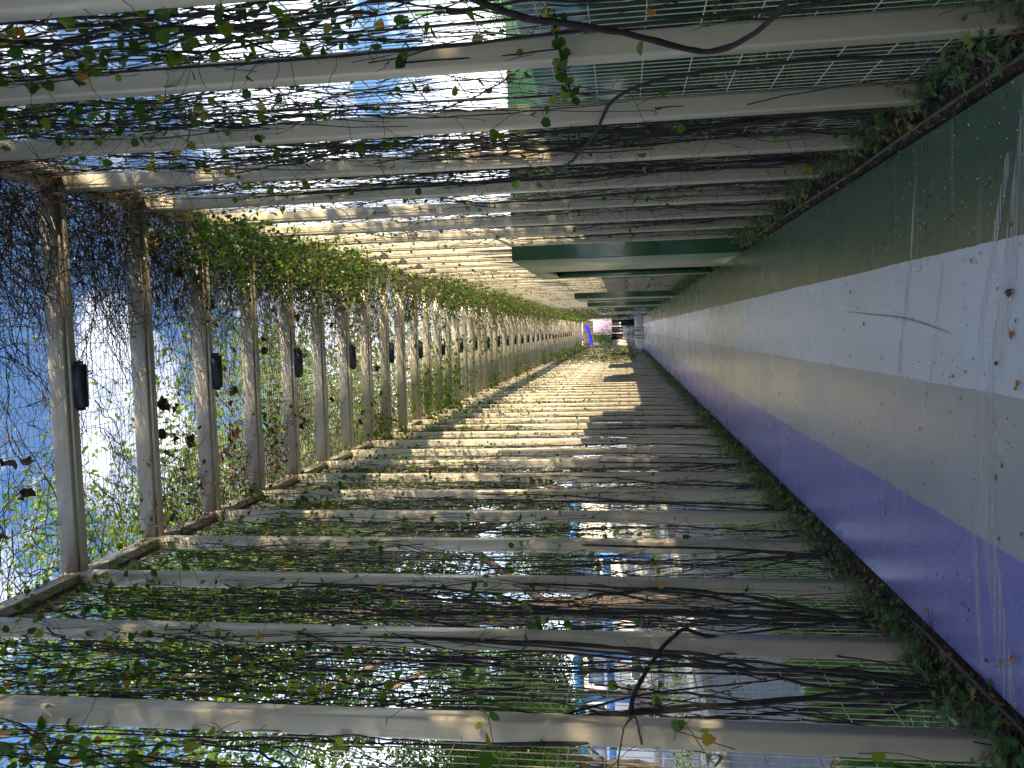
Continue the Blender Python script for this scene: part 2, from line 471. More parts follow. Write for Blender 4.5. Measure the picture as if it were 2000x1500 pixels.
def wall_wire():
    b = MB()
    bends = [1.66, 3.40]
    zz = [0.03]; xx = [0.]
    for z in bends:
        zz += [z]; xx += [0]
    zz.append(5.12); xx.append(0.)
    ys = np.arange(.005, S, .05)
    P = np.stack([np.stack([np.array(xx), np.full(len(zz), y), np.array(zz)], -1) for y in ys])
    b.tubes(P, .0023, 4)
    hz = [z + s for z in bends for s in (-.017, .017)]
    hz += [z for z in np.arange(.1, 5.1, .2) if min(abs(z - q) for q in bends) > .12]
    P = np.stack([np.array([(.004, 0, z), (.004, S, z)]) for z in hz])
    b.tubes(P, .0026, 4)
    return b.mesh("wall_mesh", WIRE)
ww = wall_wire()
def roof_wire():
    b = MB()
    bends = [-1.15, -.45, .25, .75]
    pts = [(XL - .12, 0)]
    for x in bends: pts += [(x - .05, 0), (x, -.03), (x + .05, 0)]
    pts.append((XR + .12, 0))
    ys = np.arange(.005, S, .05)
    P = np.stack([np.array([(p[0], y, 5.215 + p[1]) for p in pts]) for y in ys])
    b.tubes(P, .0022, 4)
    hx = [x + s for x in bends for s in (-.05, .05)] + [x for x in np.arange(-1.6, 1.1, .2) if min(abs(x - q) for q in bends) > .1]
    P = np.stack([np.array([(x, 0, 5.220), (x, S, 5.220)]) for x in hx])
    b.tubes(P, .0026, 4)
    return b.mesh("roof_mesh", WIRE)
rw = roof_wire()
for k in range(-14, NF - 1):
    y = D0 + k * S + .04
    if -4 <= k < 46:
        link("wall_mesh", ww, perg, (XL - PW - .012, y, 0))
        o = link("wall_mesh", ww, perg, (XR + PW + .012, y, 0)); o.scale = (-1, 1, 1)
    link("roof_mesh", rw, perg, (0, y, 0))
b = MB()
for sgn, X in ((1, XL - PW - .012), (-1, XR + PW + .012)):
    ys = np.arange(D0 + 46 * S, D0 + (NF - 1) * S, .1)
    b.tubes(np.stack([np.array([(X, y, .03), (X, y, 5.12)]) for y in ys]), .003, 3)
    b.tubes(np.stack([np.array([(X, ys[0], z), (X, ys[-1], z)]) for z in np.arange(.1, 5.1, .2)]), .003, 3)
tag(b.obj("far_wall_mesh", WIRE, perg), kind='stuff')

# ------------------------------------------------------------------ lamps under the beams
def make_lamp():
    t = thing("beam_lamp", "x", "lamp", group="dark lamps under the roof beams")
    b = MB(); b.rbox(-.145, .145, 0, .060, -.062, 0, r=.006, axis='x')
    b.box(-.165, -.147, .012, .045, -.05, -.006); b.box(.147, .165, .012, .045, -.05, -.006)
    b.obj("housing", NAVY, t)
    b = MB(); b.box(-.138, .138, .038, .059, -.066, -.0625); b.obj("lens", NAVY, t)
    b = MB()
    for i in range(6):
        b.box(-.128 + i * .045, -.105 + i * .045, .041, .057, -.0685, -.0665)
    b.obj("diode_row", LENS, t)
    return t
lamp0 = make_lamp()
n = 0
for k in range(0, 60, 2):
    loc = (-.285, D0 + k * S + .030, 5.034)
    n += 1
    lab = "dark blue box lamp under a roof beam, %s in the row from the camera" % ordinal(max(1, n - 1))
    if n == 1:
        lamp0.location = loc; lamp0['label'] = "dark blue box lamp overhead at the very near end of the tunnel"
    else:
        dup(lamp0, loc, 0, lab)

# ------------------------------------------------------------------ portals in the hedge side wall
def portal(y0, ln, paint, label, outer=5.2, h=2.73):
    t = thing("entrance_portal", label, "entrance", (0, y0, 0))
    x0 = .858; o0, o1 = ln * .56, ln * .935; oz = 2.42
    b = MB()
    b.box(x0 + .005, outer, 0, .10, .0, h)                                     # side facing along the path
    b.box(x0 + .005, outer, ln - .10, ln, .0, h)
    b.box(x0 + .005, outer, .102, ln - .102, h - .10, h - .002)
    b.box(x0 + .005, x0 + .10, .102, o0 + .001, 0, h - .102)
    b.box(x0 + .005, x0 + .10, o1 - .001, ln - .102, 0, h - .102)
    b.box(x0 + .005, x0 + .10, o0 + .003, o1 - .003, oz - .002, h - .102)                # top
    b.obj("frame", paint, t)
    b = MB()
    b.box(x0 - .006, x0 + .003, .006, o0, 0, h - .004)                          # inner face around the opening, paled in colour for the light on it
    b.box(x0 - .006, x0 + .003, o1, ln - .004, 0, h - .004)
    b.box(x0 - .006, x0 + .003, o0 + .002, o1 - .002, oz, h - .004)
    b.obj("jamb_panel", LITGREEN if paint is GREENP else paint, t)
    b = MB(); b.box(x0 + .62, x0 + .67, o0 - .2, o1 + .15, 0, oz + .1); d = b.obj("door", paint, t)
    b = MB(); b.tubes(np.array([(x0 + .60, o0 + .15, .95), (x0 + .585, o0 + .15, 1.0), (x0 + .585, o0 + .15, 1.15), (x0 + .60, o0 + .15, 1.2)]), .012, 6); b.obj("handle", GREYP, d)
    return t
portal(9.99, 3.8, GREENP, "nearest dark green entrance portal jutting from the wall beside the green stripe")
portal(22.9, 3.0, GREENP, "middle dark green entrance portal farther along the green stripe")
portal(31.2, 3.4, GREENP, "farthest dark green entrance portal near the pale grey one")
portal(45.5, 5.0, GREYP, "pale grey entrance portal close to the steps at the end of the path", h=2.85)

# ------------------------------------------------------------------ vines
def walk(rng, start, d0, length, S_, wander, pull=None, flat=None):
    N = len(start)
    d0 = d0 / (np.linalg.norm(d0, axis=1, keepdims=True) + 1e-9)
    noise = rng.normal(size=(N, S_, 3)) * wander
    D = d0[:, None, :] + np.cumsum(noise, 1) * .55 + noise * .7
    if flat is not None: D[:, :, flat] *= .25
    D /= np.linalg.norm(D, axis=2, keepdims=True) + 1e-9
    P = start[:, None, :] + np.concatenate([np.zeros((N, 1, 3)), np.cumsum(D[:, :-1], 1)], 1) * (length / S_)[:, None, None]
    return P
def wall_soft(P, lo, hi):
    """keep the x offset close to the mesh"""
    m = (lo + hi) / 2; w = (hi - lo) / 2
    P[..., 0] = m + w * np.tanh((P[..., 0] - m) / w)
    return P

def wall_vine(rng, inward, stems=6, strands=110, twigs=420, nleaf=700, zmin=1.4, base=None, leafz=1.6, drape=0, H=5.05, dense_low=0.0, lsize=.052, W=S - PD, vert=.38, rmin=.0018, rmax=.0058, lmax=1.7, wand=.13):
    """returns (stems MB, foliage MB); y runs over the gap, z up, inward = sign of x towards the path"""
    A = MB(); B = MB()
    N = stems
    if N:
        y0 = (W * .5 if base is None else base) + rng.normal(size=N) * .10
        st = np.stack([rng.normal(size=N) * .02 + inward * .03, y0, np.zeros(N)], 1)
        d = np.stack([rng.normal(size=N) * .05, rng.normal(size=N) * .22, np.ones(N)], 1)
        ln = rng.uniform(3.2, 5.2, N)
        P = walk(rng, st, d, ln, 44, .085); P = wall_soft(P, -.05, .07)
        P[..., 1] = W / 2 + (W / 2 + .03) * np.tanh((P[..., 1] - W / 2) / (W / 2))
        r0 = rng.uniform(.006, .013, N)
        A.tubes(P, r0[:, None] * np.linspace(1, .45, 44)[None] * (1 + .12 * rng.normal(size=(N, 44))), 5)
    N = strands
    zz = zmin + (H - zmin) * rng.beta(1.3, 1.1, N)
    lowm = rng.random(N) < dense_low
    zz[lowm] = rng.uniform(.25, zmin + .3, lowm.sum())
    st = np.stack([rng.normal(size=N) * .02, rng.uniform(-.02, W + .02, N), zz], 1)
    sg = np.where(rng.random(N) < .5, 1, -1)
    d = np.stack([rng.normal(size=N) * .08, rng.normal(size=N) * vert, sg * np.ones(N)], 1)
    ln = rng.uniform(.5, lmax, N)
    P = walk(rng, st, d, ln, 22, wand); P = wall_soft(P, -.07, .09)
    P[..., 2] = np.clip(P[..., 2], .1, H + .08)
    A.tubes(P, (rmin + (rmax - rmin) * rng.beta(1, 1.8, N))[:, None] * np.linspace(1, .6, 22)[None], 4)
    SP = P.reshape(-1, 3)
    N = twigs
    pick = SP[rng.integers(0, len(SP), N)]
    d = rng.normal(size=(N, 3)); d[:, 0] = d[:, 0] * .5 + inward * .18; d[:, 2] *= 1.2
    TP = walk(rng, pick, d, rng.uniform(.08, .45, N), 9, .22)
    TP[..., 2] = np.minimum(TP[..., 2], H + .12)
    A.tubes(TP, .0014, 3, mat=1)
    SP2 = np.concatenate([SP, TP.reshape(-1, 3)])
    wz = np.clip(SP2[:, 2] / H, 0.02, 1) ** leafz
    wz /= wz.sum()
    N = nleaf
    pos = SP2[rng.choice(len(SP2), N, p=wz)] + rng.normal(size=(N, 3)) * .013
    nr = unit(rng, N); nr[:, 0] += inward * .5; nr[:, 2] += .35
    tp = unit(rng, N); tp[:, 2] -= .7
    B.leaves(pos, nr, tp, rng.uniform(.5, 1.15, N) * lsize, 0)
    if drape:                                              # shoots that hang in from under the eave
        N = 80
        st = np.stack([inward * rng.uniform(.05, .38, N) ** 1.0, rng.uniform(0, S, N), rng.uniform(4.3, 5.15, N)], 1)
        d = np.stack([inward * rng.uniform(.1, 1., N), rng.normal(size=N) * .6, rng.uniform(-1.1, .1, N)], 1)
        P = walk(rng, st, d, rng.uniform(.3, .9, N), 12, .16)
        A.tubes(P, .0016, 3, mat=1)
        DP = P.reshape(-1, 3)
        N = drape
        pos = DP[rng.integers(0, len(DP), N)] + rng.normal(size=(N, 3)) * .035
        nr = unit(rng, N); nr[:, 2] += .6
        tp = unit(rng, N); tp[:, 2] -= .7
        B.leaves(pos, nr, tp, rng.uniform(.55, 1.15, N) * lsize, 0)
    return A, B

def vine_meshes(seed, inward, **kw):
    A, B = wall_vine(np.random.default_rng(seed), inward, **kw)
    return A.mesh("stems", [BARK, TWIG], smooth=True), B.mesh("foliage", [VLEAF])
LX = XL - PW - .01; RX = XR + PW + .01
NV = 36
left_var = [vine_meshes(100 + i, 1, stems=5, strands=190, twigs=420, nleaf=560, zmin=1.5, dense_low=.12, leafz=1.1, base=(.3, .5, .62, .4)[i], vert=.24, wand=.10, lmax=2.0) for i in range(4)]
left_far = [vine_meshes(150 + i, 1, stems=3, strands=60, twigs=170, nleaf=300, zmin=1.4, dense_low=.15, leafz=1.0, base=(.3, .55)[i], vert=.24, wand=.10, lmax=2.0, lsize=.045) for i in range(2)]
left_near = [vine_meshes(130, 1, stems=12, strands=230, twigs=380, nleaf=1150, zmin=1.75, dense_low=.07, base=.50, leafz=1.6, vert=.18, wand=.09, lmax=2.2, rmax=.0068, lsize=.048),
             vine_meshes(131, 1, stems=9, strands=270, twigs=420, nleaf=950, zmin=1.5, dense_low=.12, base=.35, leafz=1.3, vert=.2, wand=.09, lmax=2.2, rmax=.0064, lsize=.046)]
left_out = [vine_meshes(132, 1, stems=3, strands=120, twigs=220, nleaf=620, zmin=1.9, dense_low=.04, base=.5, leafz=1.0, vert=.2, wand=.09, lmax=2.0, lsize=.06)]
right_var = [vine_meshes(200 + i, -1, stems=5, strands=95, twigs=260, nleaf=240, zmin=1.2, dense_low=.45, leafz=.8, base=(.3, .5, .62)[i], drape=(1500, 450, 1000)[i], vert=.25, wand=.1, lmax=2.0, lsize=.037) for i in range(3)]
right_bare = vine_meshes(240, -1, stems=3, strands=45, twigs=110, nleaf=130, zmin=1.6, dense_low=.3, leafz=.8, base=.4, drape=70, vert=.25, wand=.1)
right_mid = [vine_meshes(220 + i, -1, stems=7, strands=230, twigs=500, nleaf=300, zmin=1.2, dense_low=.30, leafz=.7, base=(.3, .55)[i], drape=0, vert=.22, wand=.1, lmax=2.2, rmax=.007) for i in range(2)]
right_0 = vine_meshes(230, -1, stems=0, strands=150, twigs=380, nleaf=620, zmin=2.35, dense_low=.0, leafz=1.6, vert=.22, wand=.1, lmax=2.0)
right_m1 = vine_meshes(231, -1, stems=2, strands=170, twigs=420, nleaf=1250, zmin=1.9, dense_low=.06, leafz=1.2, base=.6, vert=.24, wand=.1, lmax=2.0, lsize=.054, rmax=.008)
for k in range(-2, NV):
    y = D0 + k * S + PD
    if k == -1: me = left_out[0]
    elif k in (0, 1): me = left_near[k]
    elif k >= 7: me = left_far[k % 2] if k % 5 else left_var[k % 4]
    else: me = left_var[k % 4]
    nm = "nearest of all at the frame's edge" if k < 0 else ("%s full gap from the camera" % ordinal(k + 1))
    if k == -2: nm = "just outside the frame"
    t = thing("climbing_vine", "woody vine climbing the wall beside the purple stripe, " + nm, "vine", (LX, y, 0), group="vines on the street side wall")
    link("stems", me[0], t); link("foliage", me[1], t)
    if k == -1: me = right_m1
    elif k == 0: me = right_0
    elif k in (1, 2): me = right_mid[k - 1]
    elif 7 <= k <= 10 or k in (13, 15, 16, 19, 22, 23, 25, 27, 28, 29, 31, 33, 34): me = right_bare
    else: me = right_var[k % 3]
    t = thing("climbing_vine", "woody vine climbing the wall beside the green stripe, " + nm, "vine", (RX, y, 0), group="vines on the hedge side wall")
    link("stems", me[0], t); link("foliage", me[1], t)
# beyond that, and behind the camera, the vines run together
for sgn, X, ka, kb in ((1, LX, NV, NF - 1), (-1, RX, NV, NF - 1), (1, LX, -14, -2), (-1, RX, -14, -2)):
    rg = np.random.default_rng(77 + sgn)
    A = MB(); nb = kb - ka
    y0 = D0 + ka * S; yl = nb * S
    N = 60 * nb
    st = np.stack([X + sgn * rg.uniform(-.02, .1, N), y0 + rg.uniform(0, yl, N), rg.uniform(.8, 5.0, N)], 1)
    d = np.stack([rg.normal(size=N) * .1, rg.normal(size=N) * .5, rg.choice([-1, 1], N)], 1)
    P = walk(rg, st, d, rg.uniform(.6, 1.8, N), 9, .2); P[..., 2] = np.clip(P[..., 2], .05, 5.2)
    A.tubes(P, .005, 3, 0)
    N = 330 * nb
    hi = rg.random(N) < (.12 if sgn > 0 else .33)
    z = np.where(hi, rg.uniform(4.2, 5.2, N), rg.uniform(.8, 5.0, N))
    x = X + sgn * np.where(hi, rg.uniform(0, .5, N), rg.uniform(-.02, .15, N))
    pos = np.stack([x, y0 + rg.uniform(0, yl, N), z], 1)
    A.leaves(pos, unit(rg, N), unit(rg, N) - np.array([0, 0, .6]), rg.uniform(.045, .08, N) * (1 + .35 * np.sin(pos[:, 1] * .9 + 2 * np.sin(pos[:, 1] * .37))), 1)
    o = A.obj("far_vines", [BARK, VLEAF]); tag(o, kind='stuff')

# a few shoots that can be followed one by one
def shoot(name, pts, r0, r1, label, leaf=0, mat=BARK, seed=1, side=1, lsize=.05, n=40):
    """a smooth stem through the points, with leaves along it"""
    pts = np.array(pts, float); m = len(pts)
    t = np.linspace(0, m - 1, n); P = np.zeros((n, 3))
    for i, u in enumerate(t):
        j = min(int(u), m - 2); f = u - j
        p0 = pts[max(j - 1, 0)]; p1 = pts[j]; p2 = pts[j + 1]; p3 = pts[min(j + 2, m - 1)]
        P[i] = .5 * (2 * p1 + (p2 - p0) * f + (2 * p0 - 5 * p1 + 4 * p2 - p3) * f * f + (3 * p1 - p0 - 3 * p2 + p3) * f ** 3)
    rg = np.random.default_rng(seed)
    P += np.cumsum(rg.normal(size=P.shape), 0) * .0012
    th = thing(name, label, "vine shoot", tuple(P[0]), group="loose vine shoots")
    b = MB(); b.tubes(P - P[0], np.linspace(r0, r1, n) * (1 + .08 * rg.normal(size=n)), 7); b.obj("stem", mat, th, smooth=True)
    if leaf:
        b = MB(); q = P[rg.integers(2, n, leaf)] - P[0] + rg.normal(size=(leaf, 3)) * .018
        b.leaves(q, unit(rg, leaf) + np.array([-.2 * side, -.5, .2]), unit(rg, leaf) + np.array([0, 0, -.8]), rg.uniform(.6, 1.1, leaf) * lsize, 0)
        b.obj("foliage", VLEAF, th)
    return th
shoot("vine_shoot", [(1.06, 2.50, 1.95), (.96, 2.55, 1.72), (.93, 2.56, 1.60), (.92, 2.63, 1.44), (.92, 2.72, 1.31), (.92, 2.83, 1.19), (.92, 2.87, 1.11), (.92, 2.83, 1.03), (.93, 2.70, .95), (.97, 2.56, .89), (1.08, 2.44, .80), (1.10, 2.40, .4), (1.10, 2.45, .02)], 0.0105, .009, "thick bare vine stem bowing across the nearest post beside the green stripe", leaf=3, seed=3)
shoot("vine_shoot", [(1.12, 2.96, 1.62), (1.05, 2.96, 1.62), (.96, 2.96, 1.605), (.89, 2.97, 1.59), (.84, 2.98, 1.575)], .006, .003, "leafy shoot with orange leaves hooked over the nearest post beside the green stripe", leaf=44, seed=4, lsize=.042)
shoot("vine_shoot", [(1.07, 3.62, .05), (1.08, 3.60, .7), (1.08, 3.70, 1.2), (1.05, 3.86, 1.43), (.97, 4.02, 1.51), (.965, 4.39, 1.59), (.965, 4.76, 1.69), (1.03, 5.21, 1.80), (1.09, 5.5, 2.1), (1.10, 5.5, 2.8)], .009, .006, "bare dark stem running across two posts beside the green stripe", seed=5)
shoot("vine_shoot", [(-1.62, 4.0, .02), (-1.63, 4.2, .4), (-1.61, 4.2, .70), (-1.53, 4.05, 1.01), (-1.49, 4.03, 1.12), (-1.49, 3.89, 1.20), (-1.49, 3.67, 1.28), (-1.52, 3.37, 1.38), (-1.60, 3.15, 1.46), (-1.63, 3.12, 1.9), (-1.63, 3.25, 2.6)], .008, .0115, "thick dark stem arching off a post beside the purple stripe", leaf=5, seed=6)
shoot("vine_shoot", [(-1.60, 3.10, 1.36), (-1.44, 3.0, 1.39), (-1.42, 2.89, 1.43), (-1.46, 2.80, 1.45), (-1.62, 2.68, 1.48)], .0045, .003, "thin wiry shoot crossing the nearest post beside the purple stripe", seed=7)
shoot("vine_shoot", [(-1.60, 3.3, 2.02), (-1.44, 3.03, 1.97), (-1.42, 2.91, 1.92), (-1.42, 2.72, 1.87), (-1.45, 2.55, 1.80)], .0022, .0014, "thin green trailing shoot with a few big leaves on the nearest purple-side post", leaf=9, seed=8, mat=TWIG)
shoot("vine_shoot", [(-1.58, 3.1, 1.24), (-1.43, 2.96, 1.215), (-1.42, 2.87, 1.19), (-1.42, 2.76, 1.165), (-1.42, 2.62, 1.13)], .0022, .0014, "short trailing shoot low on the nearest purple-side post", leaf=7, seed=9, mat=TWIG)
shoot("vine_shoot", [(-1.55, 4.75, 2.05), (-1.46, 4.35, 2.0), (-1.45, 4.05, 1.93), (-1.5, 3.7, 1.9)], .004, .002, "long thin shoot looping over the second post beside the purple stripe", leaf=6, seed=10, mat=TWIG)
shoot("vine_shoot", [(.95, 6.0, 1.45), (.90, 5.85, 1.3), (.88, 5.9, 1.1), (.9, 5.8, .85)], .003, .0018, "leafy shoot drooping into the path from the fourth post by the green stripe", leaf=26, seed=12, mat=TWIG, lsize=.035)

# ------------------------------------------------------------------ tangle on the roof
def roof_tangle(k0, k1, dens, seed, name):
    rg = np.random.default_rng(seed)
    A = MB(); B = MB()
    for k in range(k0, k1):
        y = D0 + k * S
        def xs_(n, near_r):
            u = rg.random(n)
            x = np.where(u < near_r, XR + .1 - np.abs(rg.normal(size=n)) * .55, np.where(u < near_r + .17, XL - .1 + np.abs(rg.normal(size=n)) * .35, rg.uniform(XL, XR, n)))
            return np.clip(x, XL - .12, XR + .12)
        N = int(290 * dens)
        x = xs_(N, .62)
        st = np.stack([x, y + rg.uniform(0, S, N), 5.19 + rg.uniform(0, .12, N)], 1)
        d = np.stack([rg.normal(size=N), rg.normal(size=N), rg.normal(size=N) * .1], 1)
        P = walk(rg, st, d, rg.uniform(.3, 1.3, N), 14, .20, flat=2)
        P[..., 2] = np.clip(P[..., 2], 5.12, 5.40); P[..., 0] = np.clip(P[..., 0], XL - .15, XR + .15)
        A.tubes(P, rg.uniform(.0014, .0050, N)[:, None] * np.linspace(1, .5, 14)[None], 3, 0)
        SPt = P.reshape(-1, 3)
        N = int(760 * dens)
        pk = SPt[rg.integers(0, len(SPt), N)]
        d = rg.normal(size=(N, 3)); d[:, 2] *= .3
        P = walk(rg, pk, d, rg.uniform(.06, .35, N), 6, .28)
        A.tubes(P, .0012, 3, 1)
        SP2 = P.reshape(-1, 3)
        N = int(330 * dens)
        q = SP2[rg.integers(0, len(SP2), N)] + rg.normal(size=(N, 3)) * .012
        B.leaves(q, unit(rg, N) + np.array([0, 0, .6]), unit(rg, N), rg.uniform(.014, .036, N), 0, 'oval')
    for k in range(max(k0, 5), k1):
        y = D0 + k * S
        for c in range(int(rg.integers(0, 4))):
            side = rg.random()
            cx = XR - abs(rg.normal()) * .35 if side < .5 else (XL + abs(rg.normal()) * .3 if side < .85 else rg.uniform(XL, XR))
            n = int(rg.integers(10, 34))
            st = np.stack([cx + rg.normal(size=n) * .16, y + rg.uniform(0, S, n), np.full(n, 5.17)], 1)
            d = np.stack([rg.normal(size=n) * .8, rg.normal(size=n) * .8, -rg.uniform(.2, 1, n)], 1)
            P = walk(rg, st, d, rg.uniform(.12, .5, n), 8, .25)
            P[..., 0] = np.clip(P[..., 0], XL + .01, XR - .01)
            A.tubes(P, .0016, 3, 0)
            m = n * 6; q = P.reshape(-1, 3)[rg.integers(0, n * 8, m)] + rg.normal(size=(m, 3)) * .03
            B.leaves(q, unit(rg, m) + np.array([0, 0, .6]), unit(rg, m) - np.array([0, 0, .6]), rg.uniform(.025, .055, m), 0, 'heart')
    b1 = A.obj(name, [TWIG, BARK]); tag(b1, kind='stuff')
    b2 = B.obj(name + "_leaves", [VLEAF]); tag(b2, kind='stuff')
roof_tangle(-14, -3, .8, 4, "roof_vine")
roof_tangle(-3, 11, 1.35, 5, "roof_vine")
roof_tangle(11, 40, .75, 6, "roof_vine")
roof_tangle(40, NF - 1, .5, 7, "roof_vine")

rg = np.random.default_rng(17); A = MB(); B = MB()
for k in range(0, 8):
    y = D0 + k * S; N = 230
    x = XR + .08 - np.abs(rg.normal(size=N)) * .42
    st = np.stack([np.clip(x, -.6, XR + .1), y + rg.uniform(0, S, N), 5.20 - np.abs(rg.normal(size=N)) * .10], 1)
    d = np.stack([rg.normal(size=N), rg.normal(size=N), rg.normal(size=N) * .35], 1)
    P = walk(rg, st, d, rg.uniform(.25, 1.0, N), 14, .24); P[..., 2] = np.clip(P[..., 2], 4.75, 5.36); P[..., 0] = np.clip(P[..., 0], -1.2, XR + .12)
    A.tubes(P, rg.uniform(.0014, .0045, N)[:, None] * np.linspace(1, .5, 14)[None], 3, 0)
    pk = P.reshape(-1, 3)[rg.integers(0, N * 14, 700)]; d = rg.normal(size=(700, 3))
    Q = walk(rg, pk, d, rg.uniform(.06, .3, 700), 6, .3); A.tubes(Q, .0012, 3, 1)
    q = Q.reshape(-1, 3)[rg.integers(0, 4200, 130)] + rg.normal(size=(130, 3)) * .01
    B.leaves(q, unit(rg, 130), unit(rg, 130), rg.uniform(.015, .04, 130), 0, 'oval')
    if k in (3, 4, 5):                                     # a second clump over the street side
        N = 90; st = np.stack([XL + .05 + np.abs(rg.normal(size=N)) * .3, y + rg.uniform(0, S, N), 5.2 - np.abs(rg.normal(size=N)) * .07], 1)
        d = rg.normal(size=(N, 3)); d[:, 2] *= .4
        P = walk(rg, st, d, rg.uniform(.2, .7, N), 10, .25); P[..., 2] = np.clip(P[..., 2], 4.9, 5.36); P[..., 0] = np.maximum(P[..., 0], XL - .1)
        A.tubes(P, rg.uniform(.0014, .0035, N)[:, None] * np.linspace(1, .5, 10)[None], 3, 0)
        q = P.reshape(-1, 3)[rg.integers(0, N * 10, 110)] + rg.normal(size=(110, 3)) * .015
        B.leaves(q, unit(rg, 110), unit(rg, 110), rg.uniform(.03, .07, 110), 0, 'oval')
tag(A.obj("roof_corner_twigs", [TWIGB, DEADTWIG]), kind='stuff'); tag(B.obj("roof_corner_leaves", DEADLEAF), kind='stuff')

# dead leaves caught on the roof mesh
rg = np.random.default_rng(21)
dl_me = []
for v in range(4):
    b = MB(); n = 5
    u = np.linspace(-1, 1, n); U, W_ = np.meshgrid(u, u, indexing='ij')
    r_ = np.maximum(abs(U), abs(W_)); 
    x = U * (1 - .35 * abs(W_)) * .055 + rg.normal(size=U.shape) * .006; yy = W_ * (1 - .3 * abs(U)) * .06 + rg.normal(size=U.shape) * .006
    z = -.018 * (U ** 2) + .02 * np.sin(3 * W_ + v) * U + rg.normal(size=U.shape) * .008
    idx = np.arange(n * n).reshape(n, n)
    F = np.stack([idx[:-1, :-1], idx[1:, :-1], idx[1:, 1:], idx[:-1, 1:]], -1).reshape(-1, 4)
    b.add(np.stack([x, yy, z], -1).reshape(-1, 3), F)
    b.tubes(np.array([(0, -.06, 0), (.005, -.085, -.01), (.012, -.105, -.012)]), .0015, 3)
    dl_me.append(b.mesh("dead_leaf", ROOFLEAF, smooth=False))
for i in range(64):
    k = int(min(11, rg.integers(1, 10) if i < 50 else rg.integers(3, 5)))
    if i < 50: x = rg.uniform(-1.25, .75); 
    else: x = rg.uniform(-1.15, -.5)
    y = D0 + k * S + rg.uniform(.15, .85)
    o = link("dead_leaf", dl_me[i % 4], None, (x, y, 5.20 + rg.uniform(-.03, .02)))
    o.rotation_euler = (rg.normal() * .8, rg.normal() * .8, rg.uniform(0, 6.28)); s_ = rg.uniform(.6, 1.25); o.scale = (s_, s_, s_)
    tag(o, "curled brown dead leaf on the roof mesh past the %s beam from the camera" % ordinal(k), "dead leaf", "dead leaves caught on the roof mesh")

# ------------------------------------------------------------------ planting along the edges
def ground_cover(name, x0, x1, seed, near, ymin, ymax, side):
    rg = np.random.default_rng(seed); A = MB()
    def part(ya, yb, per, size, hgt):
        nc = int((yb - ya) * per)
        cx = rg.uniform(x0, x1, nc); cy = rg.uniform(ya, yb, nc)
        ch = hgt * rg.uniform(.5, 1.2, nc)
        for i in range(nc):
            n = int(rg.integers(14, 34))
            d = unit(rg, n); d[:, 2] = abs(d[:, 2]) * 1.1
            pos = np.array([cx[i], cy[i], 0.01]) + d * np.array([.11, .14, ch[i]]) * rg.uniform(.4, 1.1, (n, 1))
            nr = d * .6 + np.array([0, 0, .8]) + rg.normal(size=(n, 3)) * .3
            A.leaves(pos, nr, d + rg.normal(size=(n, 3)) * .4, rg.uniform(.5, 1.1, n) * size, 0, 'palm')
            m = max(4, n // 3)
            base = np.tile([cx[i], cy[i], -.01], (m, 1)) + rg.normal(size=(m, 3)) * np.array([.015, .015, 0])
            mid = (base + pos[:m]) / 2 + np.array([0, 0, .03])
            A.tubes(np.stack([base, mid, pos[:m]], 1), .0013, 3, 1)
    part(ymin, 8, near, .040, .21)
    part(8, 22, near * .85, .05, .23)
    part(22, ymax, near * .6, .06, .24)
    o = A.obj(name, [GLEAF, DEADTWIG]); return tag(o, kind='stuff')
ground_cover("cranesbill_bed", FXL - .34, FXL - .085, 31, 27, 1.6, 58.5, 1)
ground_cover("cranesbill_bed", FXR + .09, FXR + .38, 32, 19, 1.6, 58.5, -1)
# litter in the beds
rg = np.random.default_rng(41); A = MB(); N = 5200
yy = 1.5 + rg.beta(1, 3.2, N) * 40
left = rg.random(N) < .5
xx = np.where(left, FXL - np.abs(rg.normal(size=N)) * .12 - .012, FXR + np.abs(rg.normal(size=N)) * .14 + .012)
pos = np.stack([xx, yy, rg.uniform(.012, .03, N)], 1)
A.leaves(pos, unit(rg, N) * .7 + np.array([0, 0, 1]), unit(rg, N), rg.uniform(.012, .045, N), 0, 'oval')
N = 900
yy = 1.5 + rg.beta(1, 2.5, N) * 30; left = rg.random(N) < .5
xx = np.where(left, FXL - rg.uniform(.01, .2, N), FXR + rg.uniform(.01, .2, N))
st = np.stack([xx, yy, np.full(N, .02)], 1); d = rg.normal(size=(N, 3)); d[:, 2] *= .15
A.tubes(walk(rg, st, d, rg.uniform(.05, .2, N), 5, .15), .0014, 3, 1)
tag(A.obj("leaf_litter", [DEADLEAF, TWIG]), kind='stuff')
# crumbs and petals blown over the floor
A = MB(); N = 1900
yy = 1.9 + rg.beta(1, 3.0, N) * 26; xx = rg.uniform(FXL + .02, FXR - .02, N)
pos = np.stack([xx, yy, np.full(N, .003)], 1)
A.leaves(pos, unit(rg, N) * .25 + np.array([0, 0, 1]), unit(rg, N), np.where(rg.random(N) < .86, rg.uniform(.007, .016, N), rg.uniform(.016, .03, N)), 0, 'oval')
tag(A.obj("floor_litter", DEADLEAF), kind='stuff')
A = MB(); N = 1500
yy = 1.9 + rg.beta(1, 3.4, N) * 16; u = rg.random(N)
xx = np.where(u < .46, rg.uniform(FXL - .12, -.8, N), np.where(u < .92, rg.uniform(.3, FXR + .08, N), rg.uniform(FXL, FXR, N)))
pos = np.stack([xx, yy, np.where((xx < FXL) | (xx > FXR), .026, .004)], 1)
A.leaves(pos, unit(rg, N) * .3 + np.array([0, 0, 1]), unit(rg, N), rg.uniform(.005, .0105, N), 0, 'oval')
tag(A.obj("fallen_petals", PETAL), kind='stuff')
